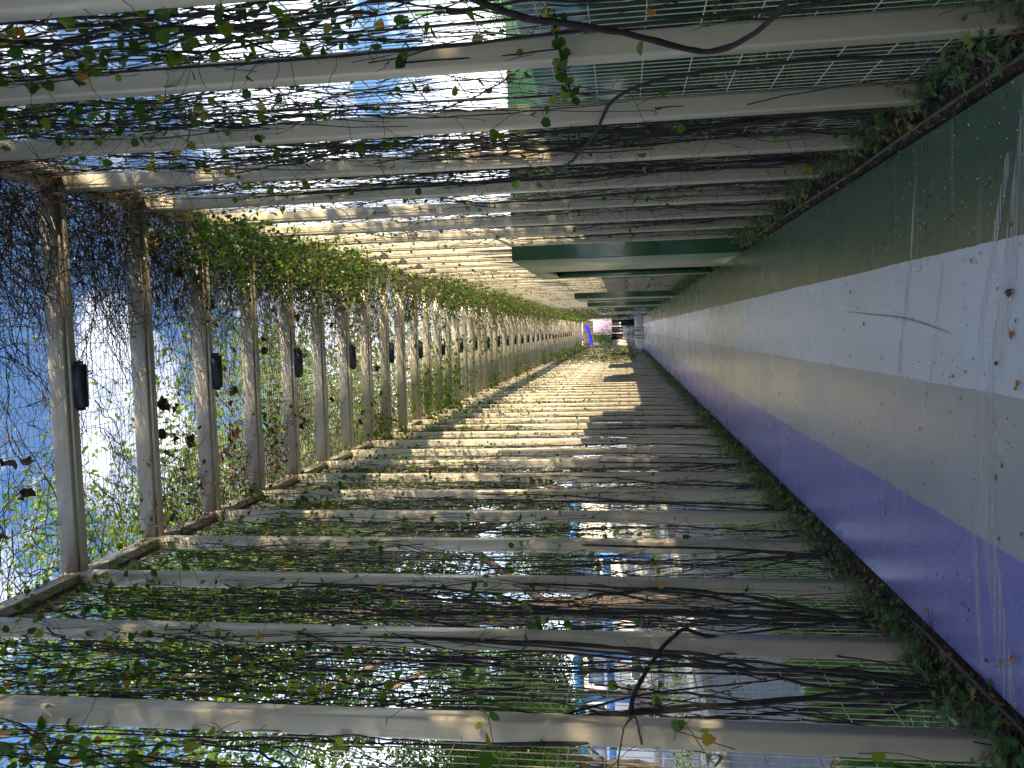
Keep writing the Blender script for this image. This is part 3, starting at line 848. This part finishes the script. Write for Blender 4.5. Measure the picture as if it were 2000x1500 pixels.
spots = [(.09, 3.21, "brown curled leaf lying on the pale stripe nearest the camera", 2, .5), (-.06, 3.19, "narrow ochre leaf on the pale stripe nearest the camera", 0, .42), (-.24, 3.14, "broad orange leaf on the edge of the grey stripe", 1, .4),
         (-.24, 3.71, "small orange leaf on the pale stripe", 1, .28), (.66, 4.25, "tan leaf on the green stripe near the hose", 0, .32), (.73, 3.34, "brown leaf on the green stripe closest to the camera", 2, .34), (.61, 6.11, "tan leaf farther back on the green stripe", 0, .33),
         (-1.30, 3.24, "ochre leaf on the purple stripe next to two others", 0, .36), (-1.25, 3.15, "yellowish leaf on the purple stripe next to two others", 1, .40), (-1.34, 3.36, "small brown leaf on the purple stripe next to two others", 2, .28),
         (.18, 5.31, "dark reddish leaf in the middle of the pale stripe", 2, .30), (-1.37, 4.03, "tan leaf at the edge of the purple stripe", 0, .3), (-.17, 3.3, "dark brown leaf on the pale stripe beside an orange one", 2, .3)]
flm = [leaf_mat("ochre_leaf", [(0, (.30, .17, .04)), (1, (.34, .2, .05))], .1, .6), leaf_mat("orange_leaf", [(0, (.34, .15, .04)), (1, (.36, .18, .05))], .1, .6), DEADLEAF]
for i, (x, y, lab, c, s_) in enumerate(spots):
    me = dl_me[i % 4].copy(); me.materials.clear(); me.materials.append(flm[c])
    o = link("fallen_leaf", me, None, (x, y, .016)); o.scale = (s_ * .58, s_ * .92, s_ * .6); o.rotation_euler = (0, 0, i * 2.1)
    tag(o, lab, "fallen leaf", "larger leaves lying on the path")
# pale streaky strips laid over the floor; a long curved scratch worn into the coating
def streak_mat():
    m, n, l, b = new_mat("pale_streak")
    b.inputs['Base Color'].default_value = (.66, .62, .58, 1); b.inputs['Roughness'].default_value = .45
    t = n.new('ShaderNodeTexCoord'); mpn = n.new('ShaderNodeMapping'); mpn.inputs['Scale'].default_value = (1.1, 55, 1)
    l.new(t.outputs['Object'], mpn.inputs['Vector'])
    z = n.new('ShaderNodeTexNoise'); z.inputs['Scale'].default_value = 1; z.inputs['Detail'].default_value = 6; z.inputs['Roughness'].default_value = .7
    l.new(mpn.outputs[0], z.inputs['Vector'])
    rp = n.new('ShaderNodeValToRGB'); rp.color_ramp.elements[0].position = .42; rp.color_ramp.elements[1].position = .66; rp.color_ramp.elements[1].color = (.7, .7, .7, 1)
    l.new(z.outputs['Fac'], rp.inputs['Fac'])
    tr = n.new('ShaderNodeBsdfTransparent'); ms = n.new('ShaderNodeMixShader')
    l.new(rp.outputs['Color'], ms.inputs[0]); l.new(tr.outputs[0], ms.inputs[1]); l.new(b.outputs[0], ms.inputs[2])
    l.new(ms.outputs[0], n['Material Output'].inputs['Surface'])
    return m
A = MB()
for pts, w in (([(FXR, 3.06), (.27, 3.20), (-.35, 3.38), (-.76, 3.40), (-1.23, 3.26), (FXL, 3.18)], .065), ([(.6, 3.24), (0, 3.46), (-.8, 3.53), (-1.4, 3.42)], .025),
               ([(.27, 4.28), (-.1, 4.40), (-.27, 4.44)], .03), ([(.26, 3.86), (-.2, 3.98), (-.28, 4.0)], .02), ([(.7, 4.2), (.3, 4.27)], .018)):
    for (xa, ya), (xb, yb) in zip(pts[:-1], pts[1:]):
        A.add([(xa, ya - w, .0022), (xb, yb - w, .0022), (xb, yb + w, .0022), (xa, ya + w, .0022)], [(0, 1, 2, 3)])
tag(A.obj("floor_streaks", streak_mat()), kind='structure')
A = MB(); q = np.array([(.07, 5.51), (.04, 4.94), (.02, 4.41), (-.02, 4.06), (-.06, 3.77)]); tt = np.linspace(0, 4, 30)
X_ = np.interp(tt, range(5), q[:, 0]); Y_ = np.interp(tt, range(5), q[:, 1]); 
for _ in range(6): X_[1:-1] = (X_[:-2] + X_[2:]) / 2
for i in range(29):
    w = .0028 * math.sin(math.pi * (i + .5) / 30) + .0008
    A.add([(X_[i] - w, Y_[i], .003), (X_[i] + w, Y_[i], .003), (X_[i + 1] + w, Y_[i + 1], .003), (X_[i + 1] - w, Y_[i + 1], .003)], [(0, 1, 2, 3)])
tag(A.obj("floor_scratch", pbr("scratch", (.24, .22, .21), rough=.6)), kind='structure')

# hoses
def hose(pts, label):
    th = np.array(pts, float)
    n = 60; t = np.linspace(0, 1, n); tt = np.linspace(0, 1, len(th))
    P = np.stack([np.interp(t, tt, th[:, i]) for i in range(3)], 1)
    for _ in range(3): P[1:-1] = (P[:-2] + P[1:-1] * 2 + P[2:]) / 4
    b = MB(); b.tubes(P, .009, 8); o = b.obj("irrigation_hose", HOSE, None, smooth=True)
    return tag(o, label, "hose", "irrigation hoses")
hose([(FXR + .035, 1.6, .03), (FXR + .04, 3, .03), (FXR + .05, 4, .028), (FXR + .035, 5.2, .03), (FXR + .05, 6.5, .03), (FXR + .06, 8, .03), (FXR + .05, 9.9, .028)],
     "thin dark irrigation hose lying along the edge of the green stripe")
hose([(FXL - .05, 1.6, .02), (FXL - .03, 3.0, .022), (FXL - .02, 3.5, .03), (FXL - .03, 4.0, .02), (FXL - .06, 4.3, .0), (FXL - .1, 4.8, -.02)],
     "short dark irrigation hose showing beside the purple stripe")

# grass on the verge
rg = np.random.default_rng(51); A = MB(); N = 42000
yy = 1 + rg.beta(1, 2.2, N) * 34; xx = rg.uniform(-2.92, FXL - .38, N)
pos = np.stack([xx, yy, np.full(N, -.02)], 1)
A.leaves(pos, unit(rg, N) * np.array([1, 1, .2]), np.array([0, 0, 1.]) + rg.normal(size=(N, 3)) * .28, rg.uniform(.06, .17, N), 0, 'blade')
tag(A.obj("grass", GRASSM), kind='stuff')

# ------------------------------------------------------------------ hedge and sports fence on the other side
def bush(rg, x0, x1, y0, y1, h, nleaf, size, mat, flowers=0):
    A = MB(); F = MB()
    pos = np.stack([rg.uniform(x0, x1, nleaf), rg.uniform(y0, y1, nleaf), rg.beta(1.8, 1.0, nleaf) * h], 1)
    bump = .8 + .25 * np.sin(pos[:, 1] * 4.1) * np.sin(pos[:, 0] * 6 + 1) + .12 * np.sin(pos[:, 1] * 11)
    pos[:, 2] *= bump
    A.leaves(pos, unit(rg, nleaf) + np.array([-.3, -.2, .5]), unit(rg, nleaf), rg.uniform(.5, 1.2, nleaf) * size, 0, 'oval')
    if flowers:
        q = pos[rg.integers(0, nleaf, flowers)] + np.array([-.03, 0, .02])
        for s_ in range(4):
            F.leaves(q, unit(rg, flowers) + np.array([-.6, -.4, .6]), unit(rg, flowers), rg.uniform(.015, .03, flowers), 0, 'oval')
    return A, F
rg = np.random.default_rng(61)
A, F = bush(rg, 1.45, 2.5, -1.5, 9.9, .78, 26000, .055, TLEAF2, 200)
t = thing("flowering_hedge", "low dark hedge with small white flowers behind the mesh by the green stripe", "hedge")
A.obj("foliage", TLEAF2, t); F.obj("blossom", PETAL, t)
t = thing("sports_fence", "tall green netting fence on poles beyond the flowering hedge", "fence")
b = MB()
for y in np.arange(-4, 80, .09): pass
ys = np.arange(-6, 76, .10)
b.tubes(np.stack([np.array([(6.2, y, 0), (6.2, y, 5.2)]) for y in ys]), .0025, 3)
b.tubes(np.stack([np.array([(6.2, -6, z), (6.2, 76, z)]) for z in np.arange(.1, 5.3, .10)]), .0025, 3)
b.obj("netting", NET, t)
b = MB(); b.box(6.25, 6.27, -6, 76, 0, 3.35); b.obj("windscreen", NET, t)
for i, y in enumerate(np.arange(-5, 76, 3.0)):
    b = MB(); b.tubes(np.array([(6.2, y, -.1), (6.2, y, 5.3)]), .035, 8); b.obj("pole", pbr("pole_green", (.16, .42, .12), rough=.5) if i == 0 else bpy.data.materials["pole_green"], t)

# ------------------------------------------------------------------ trees
def tree_meshes(seed, h, cr, cz, n_clump, per, lsize, leafm, squash=.8):
    rg = np.random.default_rng(seed); T = MB(); C = MB()
    n = 14
    tr = np.stack([np.cumsum(rg.normal(size=n) * .06), np.cumsum(rg.normal(size=n) * .06), np.linspace(-.1, h * .8, n)], 1); tr -= tr[0] * np.array([1, 1, 0])
    T.tubes(tr, np.linspace(.17, .045, n) * h / 8, 9)
    cen = unit(rg, n_clump) * (rg.random((n_clump, 1)) ** .45) * np.array([cr, cr, cr * squash])
    cen[:, 2] += cz
    for c in cen[:: max(1, n_clump // 26)]:
        j = int(rg.integers(n // 3, n - 1)); p0 = tr[j]
        mid = (p0 + c) / 2 + np.array([0, 0, -.15]) + rg.normal(size=3) * .15
        T.tubes(np.stack([p0, (p0 + mid) / 2 + rg.normal(size=3) * .06, mid, (mid + c) / 2 + rg.normal(size=3) * .08, c]), np.linspace(.05, .01, 5) * h / 8, 5)
    for c in cen:
        m = int(per * rg.uniform(.5, 1.4)); sp = rg.uniform(.25, .62) * cr / 3
        pos = c + rg.normal(size=(m, 3)) * sp * np.array([1, 1, .7])
        C.leaves(pos, unit(rg, m) + np.array([0, 0, .6]), unit(rg, m) - np.array([0, 0, .4]), rg.uniform(.6, 1.2, m) * lsize, 0, 'oval')
    return T.mesh("trunk", BARKT, smooth=True), C.mesh("crown", leafm)
tv = [tree_meshes(301, 9.0, 3.1, 6.4, 80, 480, .085, TLEAF), tree_meshes(302, 8.2, 2.7, 5.9, 72, 460, .08, TLEAF), tree_meshes(303, 10, 3.6, 6.8, 80, 230, .15, TLEAF2)]
def tree(v, x, y, label, sc_=1., rz=0., group=None):
    t = thing("broadleaf_tree", label, "tree", (x, y, -.1), rz, group)
    t.scale = (sc_, sc_, sc_)
    link("trunk", tv[v][0], t); link("crown", tv[v][1], t)
    return t
G1 = "trees along the street side of the pergola"
tree(0, -3.9, 12.3, "sunlit yellow-green tree overhanging the near roof edge on the street side", 1.24, .3, G1)
tree(1, -3.0, 15.5, "sunlit yellow-green tree rising behind the fourth roof bay on the street side", 1.22, 1.3, G1)
tree(0, -3.6, 21.5, "green tree leaning over the pergola midway along the street side", 1.25, 2.3, G1)
tree(1, -3.2, 28, "green tree farther along the street side, after the one midway", 1.15, 4.0, G1)
tree(0, -4.8, 38, "green tree far along the street side of the pergola", 1.2, 5.1, G1)
tree(1, -4.5, 50, "farthest green tree on the street side near the path's end", 1.2, .8, G1)
G2 = "trees across the road"
for i, (x, y, v, s_, rz, lab) in enumerate([(-11, 19, 2, .8, 0, "dark tree across the road seen through the second wall gap"), (-9.6, 17.5, 1, .72, 2, "small yellow-green tree by the pavement across the road"), (-13.5, 27, 0, 1.05, 5, "full yellow-green tree standing behind the first dark tree across the road"), (-15, 33, 2, .9, 1, "dark tree across the road beside the white and blue building"),
        (-12.5, 47, 2, .9, 2, "dark tree across the road well beyond the first ones"), (-24, 44, 2, 1, 3, "dark tree behind the parked cars"), (-32, 62, 2, 1.2, 4, "tall dark tree behind the white and blue building"),
        (-17, 66, 2, 1.2, 5, "tall dark tree at the far end of the road")]):
    tree(v, x, y, lab, s_, rz, G2)
G3 = "trees beyond the sports fence"
for (x, y, v, s_, rz, lab) in [(7.2, 1.2, 2, .85, 0, "dark tree beyond the fence beside the nearest bays"), (9.5, -3.0, 2, 1.0, 2, "dark tree beyond the fence behind the camera"), (7.6, -6.5, 2, .9, 3, "dark tree beyond the fence, far behind the camera"),
        (8.6, 21, 1, .62, 1, "small green tree beyond the fence above the nearest green portal"), (7.4, 4.6, 2, .62, 5, "small dark tree beyond the fence beside the nearest bays"), (16, 62, 1, .8, 2, "green tree beyond the fence at the far end")]:
    tree(v, x, y, lab, s_, rz, G3)

# ------------------------------------------------------------------ low hedge, building and cars across the road
rg = np.random.default_rng(71)
A, F = bush(rg, -9.3, -8.7, 4, 70, .55, 9000, .09, TLEAF, 0)
t = thing("low_hedge", "low clipped hedge between the pavement and the car park", "hedge"); A.obj("foliage", TLEAF, t)

bl = thing("low_building", "low white building with bright blue fascia, bands and columns across the car park", "building", (-25, 52, -.12), R(-22))
b = MB(); b.box(-14, 14, 0, 8, 0, 4.4); b.obj("wall", WHITEW, bl)
b = MB(); b.box(-14.3, 14.3, -.6, 8.3, 4.402, 4.95); b.obj("roof", BLUEW, bl)
b = MB(); b.box(-14, 14, -.04, -.003, 2.5, 2.95); b.obj("band", BLUEW, bl)
for i in range(8):
    x = -13.2 + i * 3.75
    b = MB(); b.rbox(x - .14, x + .14, -.5, -.22, 0, 4.398, r=.02); b.obj("column", BLUEW, bl)
for i in range(7):
    x = -11.3 + i * 3.75
    b = MB(); b.box(x - .95, x + .95, -.05, -.004, 3.15, 4.1); w = b.obj("window", BLUEW, bl)
    b = MB(); b.box(x - .85, x - .03, -.07, -.053, 3.22, 4.03); b.box(x + .03, x + .85, -.07, -.053, 3.22, 4.03); b.obj("pane", PANEW, w)

def car(label, loc, rz, col):
    t = thing("parked_car", label, "car", loc, rz, "cars in the car park")
    paint = pbr("car_paint_" + col[0], col[1], rough=.25, coat=.6)
    prof = [(-2.1, .35), (-2.15, .75), (-1.95, .95), (-1.35, 1.02), (-.75, 1.45), (.85, 1.47), (1.55, 1.05), (2.1, .95), (2.15, .45), (2.0, .28), (-1.9, .28)]
    n = len(prof); V = []
    for yv, sx in ((-.88, 1), (.88, 1)):
        for (x, z) in prof: V.append((x, yv * (1 if z < 1.1 else .80), z))
    b = MB(); b.add(V, [(i, (i + 1) % n, n + (i + 1) % n, n + i) for i in range(n)])
    b.f.append((np.array([list(range(n))]), 0)); b.f.append((np.array([list(range(n, 2 * n))[::-1]]), 0))
    b.obj("body", paint, t)
    for s_ in (-1, 1):
        b = MB(); b.add([(-1.05, s_ * .865, 1.06), (-.65, s_ * .735, 1.38), (.75, s_ * .735, 1.40), (1.25, s_ * .865, 1.08)], [(0, 1, 2, 3)]); b.obj("window", GLASS, t)
    b = MB(); b.add([(-1.31, -.72, 1.06), (-1.31, .72, 1.06), (-.80, .66, 1.43), (-.80, -.66, 1.43)], [(0, 1, 2, 3)]); b.obj("windscreen", GLASS, t)
    tyre = bpy.data.materials.get("tyre") or pbr("tyre", (.02, .02, .02), rough=.8)
    for x in (-1.3, 1.3):
        for s_ in (-1, 1):
            a = np.linspace(0, 2 * np.pi, 19)
            b = MB(); V = []
            for yv in (s_ * .72, s_ * .90):
                V += [(x + .32 * math.cos(q), yv, .32 + .32 * math.sin(q)) for q in a[:-1]]
            b.add(V, [(i, (i + 1) % 18, 18 + (i + 1) % 18, 18 + i) for i in range(18)])
            b.f.append((np.array([list(range(18))]), 0)); b.f.append((np.array([list(range(18, 36))]), 0))
            w = b.obj("wheel", tyre, t)
    for s_ in (-1, 1):
        b = MB(); b.box(2.10, 2.17, s_ * .62 - .16, s_ * .62 + .16, .74, .88); b.obj("tail_light", pbr("tail_red", (.5, .01, .01), rough=.3) if "tail_red" not in bpy.data.materials else bpy.data.materials["tail_red"], t)
    return t
car("silver parked car in front of the white and blue building", (-15.5, 38, -.118), R(100), ("silver", (.55, .56, .58)))
car("dark parked car next to the silver one", (-19.5, 41, -.118), R(98), ("dark", (.04, .045, .06)))

# ------------------------------------------------------------------ the far end of the tunnel
t = thing("end_building", "pale end wall with a dark glazed door above the steps at the path's end", "building", (0, 78, .37))
b = MB()
b.box(-4, -1.15, 0, .3, 0, 6.2); b.box(.90, 4, 0, .3, 0, 6.2); b.box(-1.148, .898, 0, .3, 2.2, 6.2); b.obj("wall", CONC, t)
d = MB(); d.box(-1.148, .898, .12, .16, 0, 2.198); dd = d.obj("glazed_door", GLASS, t)
b = MB()
for x in (-1.10, -.45, .2, .85): b.box(x - .03, x + .03, .06, .118, 0, 2.19)
b.obj("mullions", CREAM, dd)
t = thing("bougainvillea", "purple flowering shrub hanging above the glazed door at the path's end", "shrub", (0, 77.2, 0))
rg = np.random.default_rng(81)
b = MB(); N = 2600; q = np.stack([np.clip(rg.normal(size=N) * .45 + .2, -.5, .95), rg.normal(size=N) * .3, 2.45 + rg.beta(1.2, 2, N) * 1.9], 1)
b.leaves(q, unit(rg, N), unit(rg, N), rg.uniform(.06, .12, N), 0, 'oval'); b.obj("blossom", leaf_mat("purple_bract", [(0, (.30, .16, .38)), (.5, (.50, .42, .58)), (1, (.70, .66, .74))], .3), t)
b = MB(); N = 2600; q = np.stack([np.clip(rg.normal(size=N) * .4 - .95, -2, -.35), rg.normal(size=N) * .35, rg.uniform(2.5, 4.3, N)], 1)
b.leaves(q, unit(rg, N), unit(rg, N), rg.uniform(.07, .13, N), 0, 'oval'); b.obj("foliage", TLEAF2, t)
b = MB(); b.tubes(np.array([(-1.4, .3, .3), (-1.3, .2, 1.5), (-1.1, .1, 2.6), (-.4, 0, 3.4)]), .04, 6); b.obj("stem", BARKT, t)
t = thing("shade_canopy", "mottled brown bark-covered fascia across the far end of the tunnel", "canopy", (0, 74.6, 0))
rg = np.random.default_rng(82); b = MB()
X, Z = np.meshgrid(np.linspace(-1.5, .75, 40), np.linspace(4.1, 5.03, 20), indexing='ij')
idx = np.arange(800).reshape(40, 20); Yf = rg.normal(size=X.shape) * .03
F = np.stack([idx[:-1, :-1], idx[1:, :-1], idx[1:, 1:], idx[:-1, 1:]], -1).reshape(-1, 4)
b.add(np.stack([X, Yf - .1, Z], -1).reshape(-1, 3), F); b.box(-1.5, .75, .0, .25, 4.1, 5.03); b.obj("fascia", pbr("bark_fascia", (.13, .10, .08), rough=.95, var=.7, scale=14), t)
b = MB(); n = 12; tt = np.linspace(0, 1, n)
P0 = np.stack([.45 - 1.9 * tt, np.full(n, -.0), 4.72 - .42 * tt - .06 * np.sin(3 * tt)], 1)
V = []
wd = np.interp(tt, [0, .08, .5, 1], [.05, .16, .11, .17])
for i in range(n):
    for (dy, dz) in ((0, -1), (0, 1), (.03, 1), (.03, -1)):
        V.append((P0[i, 0], 74.30 + dy + .03 * math.sin(9 * tt[i]), P0[i, 2] + dz * wd[i]))
F = []
for i in range(n - 1):
    for j in range(4):
        F.append((4 * i + j, 4 * i + (j + 1) % 4, 4 * i + 4 + (j + 1) % 4, 4 * i + 4 + j))
b.add(V, F); o = b.obj("cloth_strip", pbr("bright_blue_cloth", (.01, .015, .75), rough=.7), None)
tag(o, "bright blue cloth strip slung diagonally across the brown fascia at the far end", "cloth")

# ------------------------------------------------------------------ two people
def figure(label, loc, rz, shirt, short, hairc, stride=.18, hem=.86):
    t = thing("person", label, "person", loc, rz, "people walking at the far end")
    skin = bpy.data.materials.get("skin") or pbr("skin", (.42, .24, .16), rough=.6)
    sk = [('pelvis', (0, 0, .93), .135), ('waist', (0, 0, 1.08), .125), ('chest', (0, .01, 1.30), .15), ('neckb', (0, 0, 1.43), .085), ('neck', (0, 0, 1.49), .052), ('jaw', (0, .015, 1.555), .07), ('head', (0, .01, 1.63), .093), ('crown', (0, 0, 1.70), .065), ('nose', (0, .085, 1.60), .02)]
    ed = [('pelvis', 'waist'), ('waist', 'chest'), ('chest', 'neckb'), ('neckb', 'neck'), ('neck', 'jaw'), ('jaw', 'head'), ('head', 'crown'), ('head', 'nose')]
    for s_, nm in ((-1, 'L'), (1, 'R')):
        f = stride * s_
        sk += [('ear' + nm, (s_ * .083, 0, 1.61), .02), ('hip' + nm, (s_ * .09, 0, .88), .10), ('knee' + nm, (s_ * .095, f * .6 + .04, .49), .062), ('calf' + nm, (s_ * .095, f * .85, .34), .058), ('ank' + nm, (s_ * .095, f * 1.0, .09), .038), ('toe' + nm, (s_ * .105, f + .15, .035), .035),
               ('sho' + nm, (s_ * .18, 0, 1.385), .062), ('elb' + nm, (s_ * .235, -f * .4 - .03, 1.10), .043), ('wri' + nm, (s_ * .25, -f * .9 + .04, .87), .029), ('palm' + nm, (s_ * .252, -f * 1.0 + .05, .80), .030)]
        ed += [('head', 'ear' + nm), ('pelvis', 'hip' + nm), ('hip' + nm, 'knee' + nm), ('knee' + nm, 'calf' + nm), ('calf' + nm, 'ank' + nm), ('ank' + nm, 'toe' + nm), ('chest', 'sho' + nm), ('sho' + nm, 'elb' + nm), ('elb' + nm, 'wri' + nm), ('wri' + nm, 'palm' + nm)]
        for i in range(5):
            dy = (.030, .018, .004, -.010, -.022)[i] if True else 0
            ln = (.045, .075, .085, .078, .06)[i]
            top = (s_ * .252, -f + .05 + dy * 1.1, .785 if i else .81)
            mid = (s_ * .250, -f + .05 + dy * (1.35 if i else 2.0), top[2] - ln * .55)
            end = (s_ * .240, -f + .055 + dy * (1.4 if i else 2.2), top[2] - ln)
            sk += [('f%d0%s' % (i, nm), mid, .009), ('f%d1%s' % (i, nm), end, .008)]
            ed += [('palm' + nm, 'f%d0%s' % (i, nm)), ('f%d0%s' % (i, nm), 'f%d1%s' % (i, nm))]
    def skinned(name, names, scale, mat, parent, extra=None):
        idx = {a[0]: i for i, a in enumerate([q for q in sk if q[0] in names])}
        vs = [q for q in sk if q[0] in names]
        me = bpy.data.meshes.new(name)
        me.from_pydata([v[1] for v in vs], [(idx[a], idx[b_]) for a, b_ in ed if a in idx and b_ in idx], [])
        o = link(name, me, parent)
        md = o.modifiers.new("skin", 'SKIN'); md.use_smooth_shade = True
        sv = me.skin_vertices[0].data
        for i, v in enumerate(vs):
            r = v[2] * scale + (0 if scale == 1 else .008)
            if extra and v[0] in extra: r = extra[v[0]]
            sv[i].radius = (r * (1.12 if v[0] in ('pelvis', 'waist', 'chest') else 1), r * (.78 if v[0] in ('pelvis', 'waist', 'chest') else 1))
            sv[i].use_root = (i == 0)
        sb = o.modifiers.new("sub", 'SUBSURF'); sb.levels = 1; sb.render_levels = 1
        me.materials.append(mat)
        return o
    allv = {q[0] for q in sk}
    skinned("body", allv, 1.0, skin, t)
    skinned("shirt", {'pelvis', 'waist', 'chest', 'neckb', 'shoL', 'shoR', 'elbL', 'elbR'}, 1.12, shirt, t, {'elbL': .05, 'elbR': .05, 'pelvis': .165})
    skinned("shorts", {'pelvis', 'hipL', 'hipR', 'kneeL', 'kneeR'}, 1.15, short, t, {'kneeL': .085, 'kneeR': .085})
    hair = pbr("hair_" + hairc[0], hairc[1], rough=.6)
    b = MB(); n = 8; V = []; F = []
    for i in range(n + 1):
        ph = math.pi * .58 * i / n
        for j in range(12):
            a = 2 * math.pi * j / 12; rr = .104 * math.sin(ph)
            V.append((rr * math.cos(a), .103 * math.sin(ph) * math.sin(a) * 1.05 - .012, 1.635 + .115 * math.cos(ph)))
    for i in range(n):
        for j in range(12): F.append((i * 12 + j, i * 12 + (j + 1) % 12, (i + 1) * 12 + (j + 1) % 12, (i + 1) * 12 + j))
    b.add(V, F); b.obj("hair", hair, t, smooth=True)
    shoe = bpy.data.materials.get("shoe") or pbr("shoe", (.02, .02, .022), rough=.6)
    for s_ in (-1, 1):
        f = stride * s_; b = MB(); b.rbox(s_ * .10 - .05, s_ * .10 + .05, f - .07, f + .20, 0, .085, r=.03, axis='y'); b.obj("shoe", shoe, t)
    return t
figure("person in a loose pale grey top and pale shorts walking on the street side", (-.62, 58.2, 0), R(182), pbr("pale_top", (.62, .62, .62), rough=.9), pbr("pale_shorts", (.55, .54, .52), rough=.9), ("dark", (.03, .022, .018)))
figure("person in a white shirt and light blue shorts walking beside the other", (-.10, 58.0, 0), R(178), pbr("white_shirt", (.78, .78, .77), rough=.9), pbr("blue_shorts", (.42, .50, .60), rough=.9), ("brown", (.06, .04, .03)), stride=-.15)
